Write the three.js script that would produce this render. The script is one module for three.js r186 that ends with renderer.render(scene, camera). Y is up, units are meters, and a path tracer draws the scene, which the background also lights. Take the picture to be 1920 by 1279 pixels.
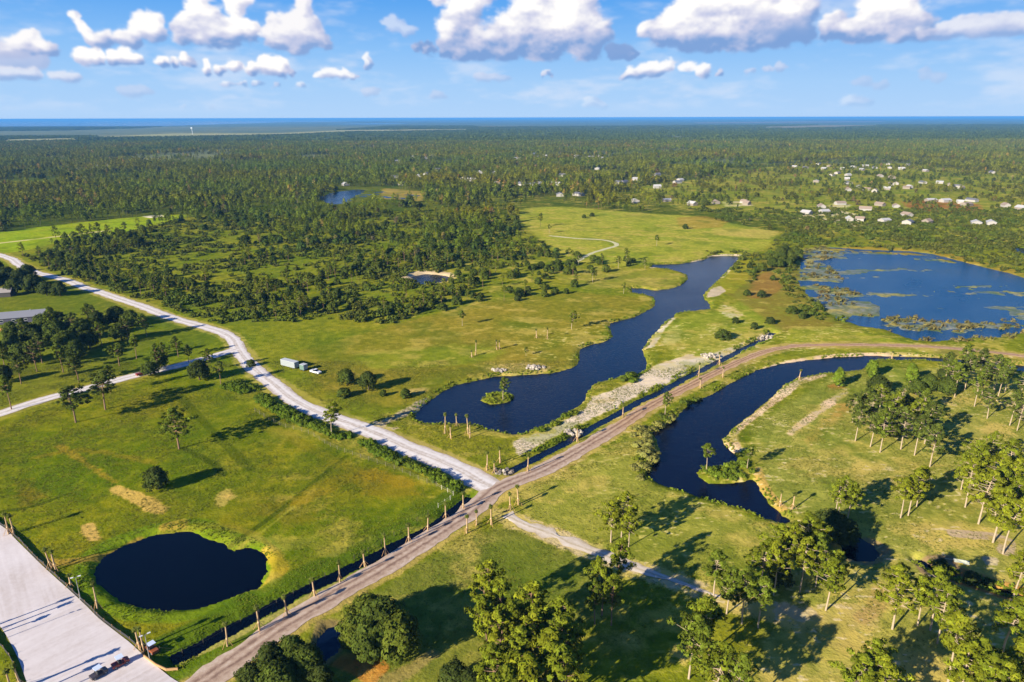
import * as THREE from 'three';
import { mergeGeometries } from 'three/addons/utils/BufferGeometryUtils.js';

// ---------- camera, sun, exposure ----------
const scene = new THREE.Scene();
const camera = new THREE.PerspectiveCamera(52.49, 1024 / 682, 1, 90000);
camera.position.set(0, 100, 0);
camera.rotation.order = 'YXZ';
camera.rotation.set(-0.31249, 0, -0.002604);
const renderer = new THREE.WebGLRenderer({ antialias: true });
renderer.toneMapping = THREE.LinearToneMapping;
renderer.toneMappingExposure = 2;
renderer.shadowMap.enabled = true;
const SUN_AZ = 41 * Math.PI / 180, SUN_EL = 21.5 * Math.PI / 180;   // shadows run to +x, -z
const sunDir = new THREE.Vector3(-Math.cos(SUN_AZ) * Math.cos(SUN_EL), Math.sin(SUN_EL), Math.sin(SUN_AZ) * Math.cos(SUN_EL));
const sun = new THREE.DirectionalLight(new THREE.Color().setRGB(1, 0.9, 0.74), 5);
sun.position.copy(sunDir).multiplyScalar(900).add(new THREE.Vector3(0, 0, -300));
sun.target.position.set(0, 0, -300);
sun.castShadow = true;
sun.shadow.mapSize.set(4096, 4096);
Object.assign(sun.shadow.camera, { left: -500, right: 500, top: 400, bottom: -400, near: 1, far: 2500 });
scene.add(sun, sun.target);
scene.fog = new THREE.FogExp2(new THREE.Color().setRGB(0.14, 0.48, 1), 0.00006);

// ---------- helpers ----------
function rng(seed) { let a = seed >>> 0; return () => { a = (a + 0x6d2b79f5) | 0; let t = Math.imul(a ^ (a >>> 15), 1 | a); t = (t + Math.imul(t ^ (t >>> 7), 61 | t)) ^ t; return ((t ^ (t >>> 14)) >>> 0) / 4294967296; }; }
const clamp = (x, a, b) => x < a ? a : x > b ? b : x;
const lerp = (a, b, t) => a + (b - a) * t;
const sstep = (a, b, x) => { const t = clamp((x - a) / (b - a), 0, 1); return t * t * (3 - 2 * t); };
const hash = (x, y) => { let h = Math.imul(x | 0, 374761393) ^ Math.imul(y | 0, 668265263); h = Math.imul(h ^ (h >>> 13), 1274126177); h ^= h >>> 16; return (h >>> 0) / 4294967296; };
function vnoise(x, y) {
  const ix = Math.floor(x), iy = Math.floor(y), fx = x - ix, fy = y - iy, u = fx * fx * (3 - 2 * fx), v = fy * fy * (3 - 2 * fy);
  const a = hash(ix, iy), b = hash(ix + 1, iy), c = hash(ix, iy + 1), d = hash(ix + 1, iy + 1);
  return a + (b - a) * u + (c - a) * v + (a - b - c + d) * u * v;
}
function fbm(x, y, o = 4) { let s = 0, a = 0.5, n = 0; for (let i = 0; i < o; i++) { s += a * vnoise(x, y); n += a; x = x * 2.03 + 17.7; y = y * 2.03 + 9.2; a *= 0.5; } return s / n; }
const used = {};
function numbered(n) { const k = used[n] = (used[n] ?? -1) + 1; return k ? n + '_' + String(k).padStart(3, '0') : n; }
function tag(o, label, category, group) { o.userData.label = label; o.userData.category = category; if (group) o.userData.group = group; return o; }
function shadows(o) { o.traverse((m) => { if (m.isMesh) { m.castShadow = true; m.receiveShadow = true; } }); return o; }
function add(o, name) { o.name = numbered(name); shadows(o); scene.add(o); return o; }
function structure(geo, mat, name) { const m = new THREE.Mesh(geo, mat); m.userData.kind = 'structure'; return add(m, name); }
function part(geo, mat, name, parent) { const m = new THREE.Mesh(geo, mat); m.name = name; parent.add(m); return m; }
const rgb = (r, g, b) => new THREE.Color().setRGB(r / 255, g / 255, b / 255, THREE.SRGBColorSpace);
function mat(r, g, b, rough = 0.9, extra = {}) { return new THREE.MeshStandardMaterial({ color: rgb(r, g, b), roughness: rough, ...extra }); }
function inPoly(p, x, z) { let c = false; for (let i = 0, j = p.length - 1; i < p.length; j = i++) if ((p[i][1] > z) !== (p[j][1] > z) && x < (p[j][0] - p[i][0]) * (z - p[i][1]) / (p[j][1] - p[i][1]) + p[i][0]) c = !c; return c; }
function segDist(p, x, z, closed) { let best = 1e9; for (let i = closed ? 0 : 1, j; i < p.length; i++) { j = i ? i - 1 : p.length - 1; const ax = p[j][0], az = p[j][1], dx = p[i][0] - ax, dz = p[i][1] - az, t = clamp(((x - ax) * dx + (z - az) * dz) / (dx * dx + dz * dz || 1), 0, 1), ex = x - ax - dx * t, ez = z - az - dz * t, d = ex * ex + ez * ez; if (d < best) best = d; } return Math.sqrt(best); }
function smooth(pts, closed, step = 4) {   // resampled Catmull-Rom through the points
  const c = new THREE.CatmullRomCurve3(pts.map((p) => new THREE.Vector3(p[0], 0, p[1])), closed, 'centripetal'), n = Math.max(6, Math.round(c.getLength() / step));
  return c.getSpacedPoints(n).slice(0, closed ? n : n + 1).map((p) => [p.x, p.z]);
}
const box = (w, h, d, x = 0, y = 0, z = 0) => new THREE.BoxGeometry(w, h, d).translate(x, y, z);
function bar(a, b, r0, r1 = r0, n = 6) {
  const A = new THREE.Vector3(...a), B = new THREE.Vector3(...b), L = A.distanceTo(B), g = new THREE.CylinderGeometry(r1, r0, L, n, 1);
  g.translate(0, L / 2, 0).applyQuaternion(new THREE.Quaternion().setFromUnitVectors(new THREE.Vector3(0, 1, 0), B.clone().sub(A).normalize())).translate(...a);
  return g;
}

// ---------- sky: computed air and cumulus ----------
{
  const W = 4096, H = 2048, data = new Float32Array(W * H * 4), half = H / 2, K = 0.5;
  const s2l = (c) => Math.pow(c / 255, 2.2) * K;
  const stops = [[0, 178, 212, 250], [2.5, 164, 206, 250], [5, 138, 192, 248], [8, 98, 168, 242], [11, 68, 146, 234], [25, 46, 110, 200], [50, 32, 82, 164], [90, 26, 66, 140]].map(([e, r, g, b]) => [e, s2l(r), s2l(g), s2l(b)]);
  for (let y = 0; y < H; y++) {
    const el = ((y + 0.5) / H - 0.5) * 180, e = Math.max(0, el);
    let k = 0; while (k < stops.length - 2 && stops[k + 1][0] < e) k++;
    const t = clamp((e - stops[k][0]) / (stops[k + 1][0] - stops[k][0]), 0, 1);
    for (let x = 0; x < W; x++) {
      const o = (y * W + x) * 4, az = x / W * 360, veil = el > 0 && el < 40 ? sstep(0.46, 0.8, fbm(az * 0.16 + 3, el * 0.55, 5) * 0.7 + fbm(az * 0.9, el * 3.4 + 8, 4) * 0.3) * 0.55 * sstep(0, 1.5, el) * sstep(40, 14, el) : 0;
      for (let c = 0; c < 3; c++) data[o + c] = lerp(lerp(stops[k][c + 1], stops[k + 1][c + 1], t), s2l([222, 232, 250][c]), veil);
      data[o + 3] = 1;
    }
  }
  const big = (seed) => { const r = rng(seed), o = [], w = 2 + r() * 6, n = 9 + Math.floor(w * 2.4), el = 5 + r() * 26, az = 46 + r() * 268; for (let i = 0; i < n; i++) { const u = r() * 2 - 1, q = 1 - u * u; o.push([az + u * w, el + 0.4 + r() * q * w * 0.42, 0.45 + q * (0.5 + r() * 0.7) * w * 0.2]); } return { base: el - 0.3, puffs: o, soft: 0.3, grey: 0.75 }; };
  const clouds = [
    { base: 3.76, puffs: [[-32.52,5.22,0.62],[-33.00,4.63,0.71],[-32.17,4.42,0.80],[-33.48,4.30,0.97],[-33.96,3.96,0.80],[-31.63,4.22,0.62],[-35.18,4.06,1.15],[-35.93,4.33,1.33]], grey: 0.9 },
    { base: 3.09, puffs: [[-34.21,3.39,0.80],[-33.22,3.42,0.88],[-32.21,3.40,0.71],[-35.32,3.35,1.15]], grey: 0.12, dens: 0.8 },
    { sx: 1.7, base: 2.35, puffs: [[-33.78,2.70,0.53],[-32.91,2.73,0.44],[-34.41,2.62,0.44],[-31.30,2.67,0.53],[-30.62,2.59,0.40]], dens: 0.7, grey: 0.7 },
    { base: 4.34, puffs: [[-30.00,6.43,0.44],[-29.72,5.75,0.53],[-29.40,5.32,0.53],[-28.31,4.98,0.66],[-27.17,5.23,0.88],[-26.09,5.94,0.97],[-25.38,6.37,0.84],[-25.28,5.48,0.80],[-26.74,4.85,0.62],[-28.94,4.95,0.53]], grey: 0.95 },
    { base: 3.29, puffs: [[-29.89,3.87,0.71],[-29.10,3.96,0.62],[-28.02,3.87,0.62],[-27.20,3.96,0.75],[-26.50,3.85,0.53],[-25.25,3.82,0.53],[-23.55,3.90,0.57],[-24.42,3.77,0.40]] },
    { base: 4.62, puffs: [[-22.56,7.43,0.97],[-21.97,6.73,1.33],[-22.91,6.08,1.24],[-23.71,5.71,0.88],[-21.57,5.79,1.41],[-19.94,7.63,0.97],[-19.95,6.02,1.15],[-19.07,5.88,0.97],[-20.74,5.41,1.06],[-19.16,8.27,0.80],[-22.24,8.60,1.06]] },
    { base: 4.39, puffs: [[-17.36,6.63,0.88],[-16.50,5.96,1.33],[-15.22,7.68,0.80],[-15.69,6.62,1.06],[-14.82,5.93,1.15],[-14.06,5.45,0.75],[-17.32,5.23,0.88],[-15.83,5.12,1.06],[-14.76,8.62,0.80],[-18.00,5.70,0.71]], grey: 0.85 },
    { base: 2.66, puffs: [[-22.36,3.68,0.44],[-22.25,3.19,0.44],[-21.35,3.32,0.49],[-20.43,3.51,0.62],[-19.35,3.39,0.57],[-18.22,3.63,0.93],[-17.31,3.50,0.80],[-16.48,3.14,0.35]] },
    { sx: 1.7, base: 2.19, puffs: [[-20.92,2.39,0.35],[-19.02,2.41,0.27],[-20.02,2.36,0.27],[-17.61,2.35,0.27],[-16.10,2.33,0.31]], dens: 0.6 },
    { sx: 1.7, base: 2.62, puffs: [[-14.58,2.98,0.40],[-13.90,3.14,0.49],[-12.94,3.04,0.40],[-12.16,2.93,0.27]], dens: 0.85 },
    { base: 3.32, puffs: [[-10.95,4.40,0.40],[-10.86,3.96,0.44],[-11.08,3.65,0.35]], dens: 0.8 },
    { sx: 1.7, base: 5.58, puffs: [[-8.69,6.63,0.62],[-7.68,6.21,0.53],[-8.19,6.31,0.40]], dens: 0.5, grey: 0.8 },
    { base: 4.07, dark: [7.79, 4.62, 2.65], puffs: [[-3.55,7.62,1.77],[-4.39,6.16,1.41],[-4.91,5.13,0.97],[-2.39,5.25,1.50],[-0.75,5.80,1.77],[1.67,7.62,1.86],[3.70,6.52,2.21],[0.87,6.17,2.21],[5.30,6.86,1.77],[5.74,5.39,1.59],[2.50,5.23,1.77],[-0.35,4.87,1.33],[6.73,6.04,1.15],[-4.02,4.87,1.10],[7.86,4.69,0.80],[8.78,4.68,0.66],[-2.31,9.74,2.21],[1.66,10.08,2.65],[4.84,9.18,2.21],[-5.51,8.67,0.88],[-7.04,5.22,0.53],[-6.25,4.97,0.57],[9.19,4.60,0.44]] },
    { base: 4.50, dark: [21.07, 4.95, 3.31], puffs: [[10.28,6.23,0.88],[12.03,6.37,1.55],[13.89,7.02,2.21],[16.12,7.29,2.43],[18.68,7.19,2.43],[20.49,6.93,1.86],[15.12,5.92,1.77],[17.38,5.68,1.77],[19.55,5.77,1.59],[21.42,5.63,0.97],[13.24,5.62,1.24],[11.29,5.81,1.06],[17.02,9.29,3.09],[13.35,9.12,1.77]] },
    { base: 4.76, puffs: [[23.02,6.04,0.97],[24.09,5.65,1.10],[25.57,6.90,1.41],[26.35,5.97,1.55],[27.58,6.22,1.46],[28.63,5.52,1.15],[27.08,5.37,1.15],[25.11,5.47,1.24],[26.68,8.04,1.77],[22.81,5.57,0.62]] },
    { base: 4.83, sx: 1.3, puffs: [[29.88,5.35,0.80],[31.04,5.54,0.88],[32.23,5.40,0.97],[33.38,5.33,0.97],[34.48,5.32,1.06],[35.60,5.10,1.06],[28.99,5.21,0.62]], dens: 0.85, grey: 0.7 },
    { sx: 1.5, base: 2.76, puffs: [[9.46,3.09,0.57],[10.44,3.53,0.62],[11.82,3.59,0.57],[13.40,3.49,0.53],[14.57,3.28,0.53],[15.93,3.15,0.31],[8.67,2.87,0.35],[11.05,3.23,0.53]] , dens: 0.9 },
    { sx: 1.7, base: 3.05, puffs: [[19.10,3.27,0.31],[20.00,3.35,0.31],[17.82,3.11,0.27]], dens: 0.55, grey: 0.5 },
    { base: 2.88, puffs: [[2.73,3.23,0.40],[2.45,3.00,0.27],[3.15,3.03,0.31]], dens: 0.8 },
    { sx: 1.7, base: 2.70, puffs: [[-2.22,2.85,0.49],[-0.57,2.78,0.44],[-1.19,2.93,0.35]], dens: 0.45, grey: 0.45 },
    { sx: 1.7, base: 1.40, puffs: [[-5.76,1.69,0.49],[-5.35,1.49,0.35],[-10.63,1.99,0.35],[-11.04,1.87,0.44],[-27.54,1.73,0.53],[-26.73,1.71,0.44]], dens: 0.4, grey: 0.4 },
    { sx: 1.7, base: 1.87, puffs: [[25.57,2.23,0.53],[26.74,2.14,0.35],[29.08,2.69,0.35],[29.88,2.54,0.35]], dens: 0.35, grey: 0.3 },
    { sx: 1.7, base: 0.57, puffs: [[6.08,1.11,0.53],[6.91,0.95,0.44],[-24.14,0.80,0.22],[-22.35,0.70,0.27],[25.05,1.04,0.62],[25.74,0.96,0.53]], dens: 0.3, grey: 0.9 },
  ];
  for (let i = 0; i < 46; i++) clouds.push(big(900 + i * 7));
  for (const [ci, c] of clouds.entries()) {
    let a0 = 1e9, a1 = -1e9, e0 = 1e9, e1 = -1e9;
    for (const [a, e, r] of c.puffs) { a0 = Math.min(a0, a - r * 1.7 * (c.sx ?? 1)); a1 = Math.max(a1, a + r * 1.7 * (c.sx ?? 1)); e0 = Math.min(e0, e - r * 1.6); e1 = Math.max(e1, e + r * 1.7); }
    e0 = Math.max(e0, 0.4);
    const x0 = Math.floor((a0 - 90 + 180) / 360 * W), x1 = Math.ceil((a1 - 90 + 180) / 360 * W), y0 = Math.floor((e0 / 180 + 0.5) * H), y1 = Math.min(H - 1, Math.ceil((e1 / 180 + 0.5) * H)), w = x1 - x0 + 1, h = y1 - y0 + 1;
    const T = new Float32Array(w * h), S = new Float32Array(w * h), stretch = c.sx ?? 1, soft = c.soft ?? 0.62, amp = c.amp ?? 1;
    for (let j = 0; j < h; j++) for (let i = 0; i < w; i++) {
      const az = (x0 + i + 0.5) / W * 360 - 90, el = ((y0 + j + 0.5) / H - 0.5) * 180;
      const wx = (fbm(az * 1.1 + ci * 31, el * 1.6, 4) - 0.5) * 0.9, wy = (fbm(az * 1.1 + 77, el * 1.6 + ci * 13, 4) - 0.5) * 0.7;
      let f = 0;
      for (const [a, e, r] of c.puffs) { const rr = r * 1.12, dx = (az + wx * amp - a) / rr / stretch, dy = (el + wy * amp - e) / rr, q = 1 - dx * dx - dy * dy; if (q > 0) f = f + (1 - f) * q * Math.min(1, q * 1.6); }
      const bil = Math.abs(fbm(az * 2.6 + 5, el * 3.2 + ci, 4) - 0.5) * 2;
      S[j * w + i] = f * (1.05 - bil * 0.16);
      f = f * (1.1 - bil * 0.34) + (f > 0.01 ? (fbm(az * 3.2 + wx * 3, el * 4.6 + 3, 5) - 0.5) * 0.5 : 0);
      f *= sstep(c.base - 0.28, c.base + 0.3, el + wy * 0.35);
      T[j * w + i] = Math.max(0, f);
    }
    const top = e1, dens = c.dens ?? 1, grey = c.grey ?? 1;
    for (let j = 1; j < h - 1; j++) for (let i = 1; i < w - 1; i++) {
      const f = T[j * w + i]; if (f < 0.03) continue;
      const el = ((y0 + j + 0.5) / H - 0.5) * 180, az = (x0 + i + 0.5) / W * 360 - 90, D = Math.min(4, i, j, w - 1 - i, h - 1 - j);
      const gx = (S[j * w + i + D] - S[j * w + i - D]) * 1.1, gy = (S[(j + D) * w + i] - S[(j - D) * w + i]) * 1.1, nl = Math.hypot(gx, gy, 0.5);
      const L = (gx * 0.62 - gy * 0.42 + 0.5 * 0.72) / nl;             // lit from the observer's left and behind
      const up = sstep(c.base - 0.1, c.base + Math.max(0.7, (top - c.base) * 0.5), el), n = fbm(az * 0.75 + 40, el * 1.5 + ci * 3, 4);
      let lit = clamp(0.3 + L * 0.55 + (up - 0.5) * 0.85 + (n - 0.5) * 1.2, 0, 1) * grey + (1 - grey) * 0.3;
      if (c.dark) { const [da, de, dr] = c.dark; lit *= 1 - 0.95 * sstep(dr, dr * 0.35, Math.hypot(az - da, (el - de) * 1.6)); }
      const a = sstep(0.04, 0.04 + soft, f) * dens * sstep(0.3, 1.2, el), o = ((y0 + j) * W + ((x0 + i) % W + W) % W) * 4;
      const lo = [s2l(128), s2l(164), s2l(218)], mid = [s2l(204), s2l(208), s2l(234)], hi = [s2l(262), s2l(259), s2l(256)], t = lit < 0.5 ? lit * 2 : lit * 2 - 1;
      for (let k = 0; k < 3; k++) data[o + k] = lerp(data[o + k], lit < 0.5 ? lerp(lo[k], mid[k], t) : lerp(mid[k], hi[k], t), a);
    }
  }
  const sky = new THREE.DataTexture(data, W, H, THREE.RGBAFormat, THREE.FloatType);
  sky.mapping = THREE.EquirectangularReflectionMapping; sky.magFilter = THREE.LinearFilter; sky.needsUpdate = true;
  scene.background = sky; scene.environment = sky;
}

// ---------- plan of the place, in metres (x to the right, -z ahead) ----------
const LEVEL = -0.8;   // water level
const POND = [[-83.6,-154],[-80.7,-153.5],[-76.8,-150.9],[-71.1,-148.1],[-69.6,-146.1],[-68,-145.4],[-66.2,-146.5],[-63.2,-146.1],[-61.3,-144.7],[-59.2,-142],[-57.6,-137.8],[-57,-133],[-57.6,-131.3],[-59.5,-129.8],[-61.9,-128.4],[-65.2,-125.7],[-70.2,-124],[-75.9,-123.9],[-80.6,-124.6],[-86,-126.7],[-89.7,-129],[-93.8,-132.2],[-97,-136],[-98.1,-139],[-99.2,-143.2],[-97,-147.1],[-93.6,-150],[-91.3,-152.1],[-87.4,-153.3]];
const LONG_LAKE = [[173.7,-521.4],[152.7,-521.7],[142.7,-507.3],[129.3,-497.5],[120.2,-491.9],[101.8,-490.2],[97.7,-482.8],[106.7,-473.6],[114,-468.2],[117,-454.6],[114.6,-441.8],[106.6,-425.3],[97,-415.5],[88,-411.4],[80.9,-417],[74.5,-418.5],[72.3,-404.8],[78.8,-402.1],[83.3,-395.6],[82.6,-385.7],[79.1,-373.9],[70.7,-360.7],[63.4,-351.3],[57,-346.4],[51.6,-343.4],[48.7,-335.8],[49.1,-327.5],[48.6,-317.9],[44.1,-311.2],[37.3,-306.4],[30.9,-299.5],[29.9,-290.6],[28.6,-280.1],[24.7,-274.1],[16.5,-268.4],[8.1,-267.2],[0,-265.4],[-6.6,-264.9],[-14.6,-260.1],[-22.2,-255.5],[-26.9,-248.8],[-29.9,-241.9],[-33,-234.8],[-34.7,-228],[-33.9,-222.5],[-30.5,-218.9],[-24,-218.5],[-16.7,-219.3],[-12.6,-218],[-7.8,-213.7],[-3.3,-212],[-0.1,-210.7],[4.4,-210.7],[6.6,-214.4],[12.8,-217.8],[17.3,-224.5],[23.3,-232.4],[27.2,-238.9],[29.2,-247.9],[32.7,-255.7],[37.5,-259.7],[46.2,-264.5],[52,-266.9],[56.5,-273.2],[58.2,-279.8],[58.5,-290.3],[59.4,-297.7],[67.7,-319.4],[78.9,-342.2],[87.9,-357.3],[93.4,-362.6],[102.3,-365.8],[109.7,-369.1],[111.9,-379.4],[112.4,-392.8],[114.8,-401.7],[123,-418],[132.7,-437],[145,-461],[168.4,-507]];
const ISLAND = [[-11.7,-240.2],[-9.2,-244.4],[-5.2,-247],[-1.1,-245.9],[0.8,-243.2],[-0.5,-239.1],[-4,-236.6],[-8.3,-236.1]];
const CHANNEL = [[224.3,-273.3],[204.6,-280.8],[185.3,-287.2],[166.2,-288.8],[158.3,-289.5],[142.1,-287.5],[128.9,-284.1],[115.6,-279.4],[108.2,-274.8],[103.3,-272.2],[95.3,-264.7],[87.7,-257.6],[80.7,-249.7],[75,-243.8],[69.4,-240.2],[61.5,-229.8],[55.9,-222],[52.2,-217.6],[47.5,-212.1],[46.8,-204],[46.7,-197.6],[43.6,-192.3],[40.3,-186.1],[40.1,-180.7],[42.2,-176.9],[45.5,-174.5],[48.9,-173],[52,-170.4],[56.6,-167.3],[61.3,-164.5],[64.2,-162.4],[66.4,-159.5],[70.1,-157],[74,-157.4],[72,-160.2],[70.2,-165.8],[70.4,-172.9],[70.7,-178.6],[69.8,-180.2],[67.2,-178.3],[61.4,-177.1],[57,-177.8],[54.8,-181.2],[54.9,-184.1],[57.5,-186.7],[62,-187.4],[66.4,-188.3],[69.4,-190.7],[69.9,-194.6],[68.7,-199],[68.6,-203.1],[69.3,-206.3],[73.5,-211.9],[78.1,-218.3],[85.4,-226.3],[95.4,-238.4],[101.2,-246.3],[107.8,-254.6],[115.8,-261.6],[127.2,-266.4],[132.4,-268.2],[140.9,-270],[146,-271.3],[151.5,-277.1],[158,-283.2],[164.8,-283.8],[174.8,-283],[182.5,-282.3],[200.6,-274.8],[218.3,-265.1]];
const WETLAND = [[231.1,-542.8],[252,-559.1],[267,-554.1],[278.6,-546.8],[297.3,-541.9],[312.8,-539.4],[324.6,-525.8],[327.4,-504.8],[330.9,-479.8],[335.3,-458.7],[335.9,-439.2],[334.9,-402],[304.8,-345],[272.6,-324.6],[251.7,-324.8],[234.7,-316.3],[219.1,-314.7],[198.5,-309.9],[190.7,-311.6],[188,-318.4],[185.7,-329],[176.1,-335.6],[173.8,-343.3],[170.4,-351.4],[171.7,-367.4],[175.1,-397.2],[185.4,-439.4],[207.5,-490.7]];
const FAR_POND = [[-257.6,-939.3],[-253.6,-1001.5],[-229.1,-1047],[-198.3,-1030.3],[-164.8,-991.9],[-123.6,-962.8],[-124.1,-910.9],[-179.7,-912.2],[-203.1,-877.2],[-217.8,-855.2],[-236.2,-883.7]];
const BLUE_POND = [[-66.7,-451.9],[-59.5,-460.1],[-50.3,-458.3],[-41.8,-451.6],[-41.4,-439],[-48.4,-433],[-54.7,-428.6],[-61.6,-434.6]];
const DITCH_EAST = [[-0.9,-184.4],[6.5,-192.5],[13.5,-199.7],[21.1,-208.1],[29.3,-217.7],[38,-227.1],[47.6,-238.3],[57.5,-247.7],[68.8,-260.7],[80.7,-273],[93.6,-286.5],[108,-301.9],[120,-313.9],[127.7,-324.1]];
const DITCH_SOUTH = [[-66.6,-109.3],[-63.7,-111.8],[-60.8,-115.1],[-54.6,-122.1],[-47.7,-129.4],[-39.8,-136.6],[-33.5,-142.5],[-26.8,-149.5],[-19.6,-157.1],[-14.6,-165.2],[-11.7,-169.6]];
const BROOK = [[96.7,-140.7],[97.7,-137.4],[100.1,-135],[103.4,-133.4],[106.5,-130.8],[110.5,-127.9],[115.9,-124]];
const MUD_POOL = [[81.6,-149.9],[86.4,-151.8],[89.5,-147.2],[88.6,-143.2],[86.3,-140.7],[82.1,-139.9],[79.4,-142.2]];
const POOL = [[-40,-115],[-38.7,-118.4],[-35.9,-119.6],[-34.1,-116.5],[-34.8,-111.3],[-37.3,-108.1],[-39.2,-109.2]];
const RIGHT_PIT = [[405.5,-552.1],[416.6,-549.5],[432.8,-540],[413.2,-514],[395.3,-522.7],[394.3,-536]];

const GRAVEL_YARD = [[-170.3,-182.5],[-132.5,-155.7],[-129.5,-153.7],[-124,-149.2],[-118.3,-144.7],[-111.6,-139.4],[-105.6,-134.8],[-98.8,-129.7],[-92.3,-124.7],[-87,-120.5],[-81.7,-116.8],[-76.5,-113.2],[-71.2,-109.1],[-67.3,-106.4],[-64,-104.1],[-57.7,-100.6],[-50.7,-95.2],[-77.8,-89.4],[-90.7,-103.3],[-92.4,-105.1],[-95.9,-108.8],[-100.4,-113.1],[-105.2,-117.4],[-139.1,-143.1]];
const ROAD_A = [[-3.4,-172.5],[-8.5,-176.7],[-14.3,-183],[-23,-191.1],[-32.2,-198],[-42.3,-207.3],[-54.9,-216.9],[-68.4,-226.4],[-81.6,-238.8],[-93.5,-254],[-106.6,-270.4],[-117.2,-285.9],[-126.7,-302.2],[-133.5,-314.4],[-143.9,-325.7],[-158,-335.9],[-178,-349.8],[-192.1,-361.5],[-209.1,-376.1],[-228.1,-390.7],[-249.5,-407.8],[-268.1,-421.8],[-284.9,-436.8],[-307.8,-452.8],[-325.5,-464.7],[-355.8,-492.2],[-374.6,-512.2],[-421.1,-547.8]];
const ROAD_B = [[-195.6,-207.8],[-182.5,-226.7],[-178.4,-234.9],[-172.8,-243],[-166.1,-250.5],[-158.6,-259.7],[-150.2,-268.8],[-139.4,-279.1],[-132,-288.8],[-125,-299.1]];
const ROAD_C = [[-62.5,-96.4],[-57.8,-103.2],[-53.9,-108.7],[-49.8,-114.7],[-45.1,-121],[-38,-128.9],[-30.1,-137.6],[-21.3,-148.3],[-14.1,-157.6],[-8.1,-166.8],[-3.9,-173.7],[-0.1,-177],[7.8,-183.2],[16.3,-191.6],[25.8,-202.6],[36.2,-214.6],[48,-229.5],[60.5,-243],[74.2,-256.8],[89.3,-272.1],[105.4,-286.9],[115,-294.2],[129.6,-300.9],[142.4,-302.3],[166.9,-302.1],[189.9,-299.6],[205.3,-294.9],[224.2,-286],[236.4,-277.6]];
const TRACK = [[-1.8,-159.8],[3.3,-155.3],[9.3,-151.4],[15.6,-146.3],[22.8,-141.3],[28.5,-137.2],[35.1,-133.2],[41.4,-129.5],[45.4,-126.8],[54.3,-122.3],[60.4,-120.6],[66.8,-119.7],[73.1,-120.9]];
const MEADOW_TRACK = [[45.8,-494.7],[62,-529.6],[74.7,-547.7],[85.2,-562],[86.1,-577.2],[77.9,-590.6],[55.8,-599.2],[33.4,-613.8]];
const WOODLAND = [[-383,-529.2],[-373.1,-566.3],[-352.3,-625.9],[-348.4,-722.1],[-321.9,-781.1],[-246.2,-808],[-155.9,-787],[-75.9,-767.2],[0.4,-756.9],[12.8,-651.2],[22.9,-586.1],[31.8,-541.3],[11.8,-499],[-11,-471.3],[-27.8,-443.1],[-34.9,-409.5],[-38.9,-375.6],[-48.6,-357.9],[-58.8,-340.8],[-71.1,-326.9],[-81.5,-314.8],[-92.8,-305.1],[-100.6,-298.2],[-112.3,-300.6],[-132.9,-323],[-153.2,-340.7],[-180.9,-359.2],[-219.6,-389.4],[-265.6,-426.1],[-314.5,-466.3]];
const LEFT_FIELD = [[-473.4,-640.2],[-453.3,-686.5],[-421.1,-723.5],[-387,-755.8],[-354.8,-763.8],[-339.2,-714.2],[-350.5,-670.8],[-365.2,-623.2],[-385.6,-579.1],[-389.5,-545],[-440.8,-485.8],[-561.5,-600.5]];
const MEADOW = [[1.6,-783.8],[25.5,-822.3],[63.4,-826.6],[103.1,-791.2],[161.8,-753.7],[188.5,-744.6],[207.8,-711.8],[226.2,-667.6],[243.6,-628.4],[208,-557.7],[174.2,-513.1],[132.3,-497.4],[103.6,-490.1],[75.2,-479.2],[50.4,-494.6],[33.6,-536.7],[23.3,-596.9],[13.1,-667.9]];
const SETTLEMENT = [[175.6,-1052.2],[310.4,-1209.1],[669.4,-1654.7],[880.4,-1730.1],[886.4,-1404.5],[965.6,-1244.5],[458.2,-535.3],[411.9,-564.6],[378.8,-596.9],[304.3,-615.3],[261.9,-653.5],[245.4,-727],[212.4,-770.4],[179.6,-839.9]];
const LEFT_LAWN = [[-178,-220.3],[-172.3,-228.5],[-162.1,-240.3],[-147.3,-254.4],[-136.4,-267.4],[-118.2,-255.3],[-95.7,-233.8],[-76.4,-215.3],[-58.8,-203],[-42.7,-191.2],[-28,-178.6],[-14.9,-169.7],[-19.9,-160.2],[-27.1,-151.6],[-36.1,-142.6],[-44,-133.6],[-51.1,-125.4],[-58.3,-117.2],[-66.2,-110.5],[-69.7,-109.1],[-84.9,-119.7],[-101.9,-132.8],[-120.1,-147.4],[-134.3,-158.2],[-164.7,-179.4],[-186.8,-207.7]];
const LEFT_GROVE = [[-318.2,-392.9],[-318.2,-449.7],[-264,-412],[-220.6,-379.8],[-185.5,-350.9],[-149.7,-325.8],[-137,-310.3],[-148.5,-289],[-157.3,-274],[-170.8,-258.6],[-182.9,-244.7],[-196.1,-229.6]];

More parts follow.
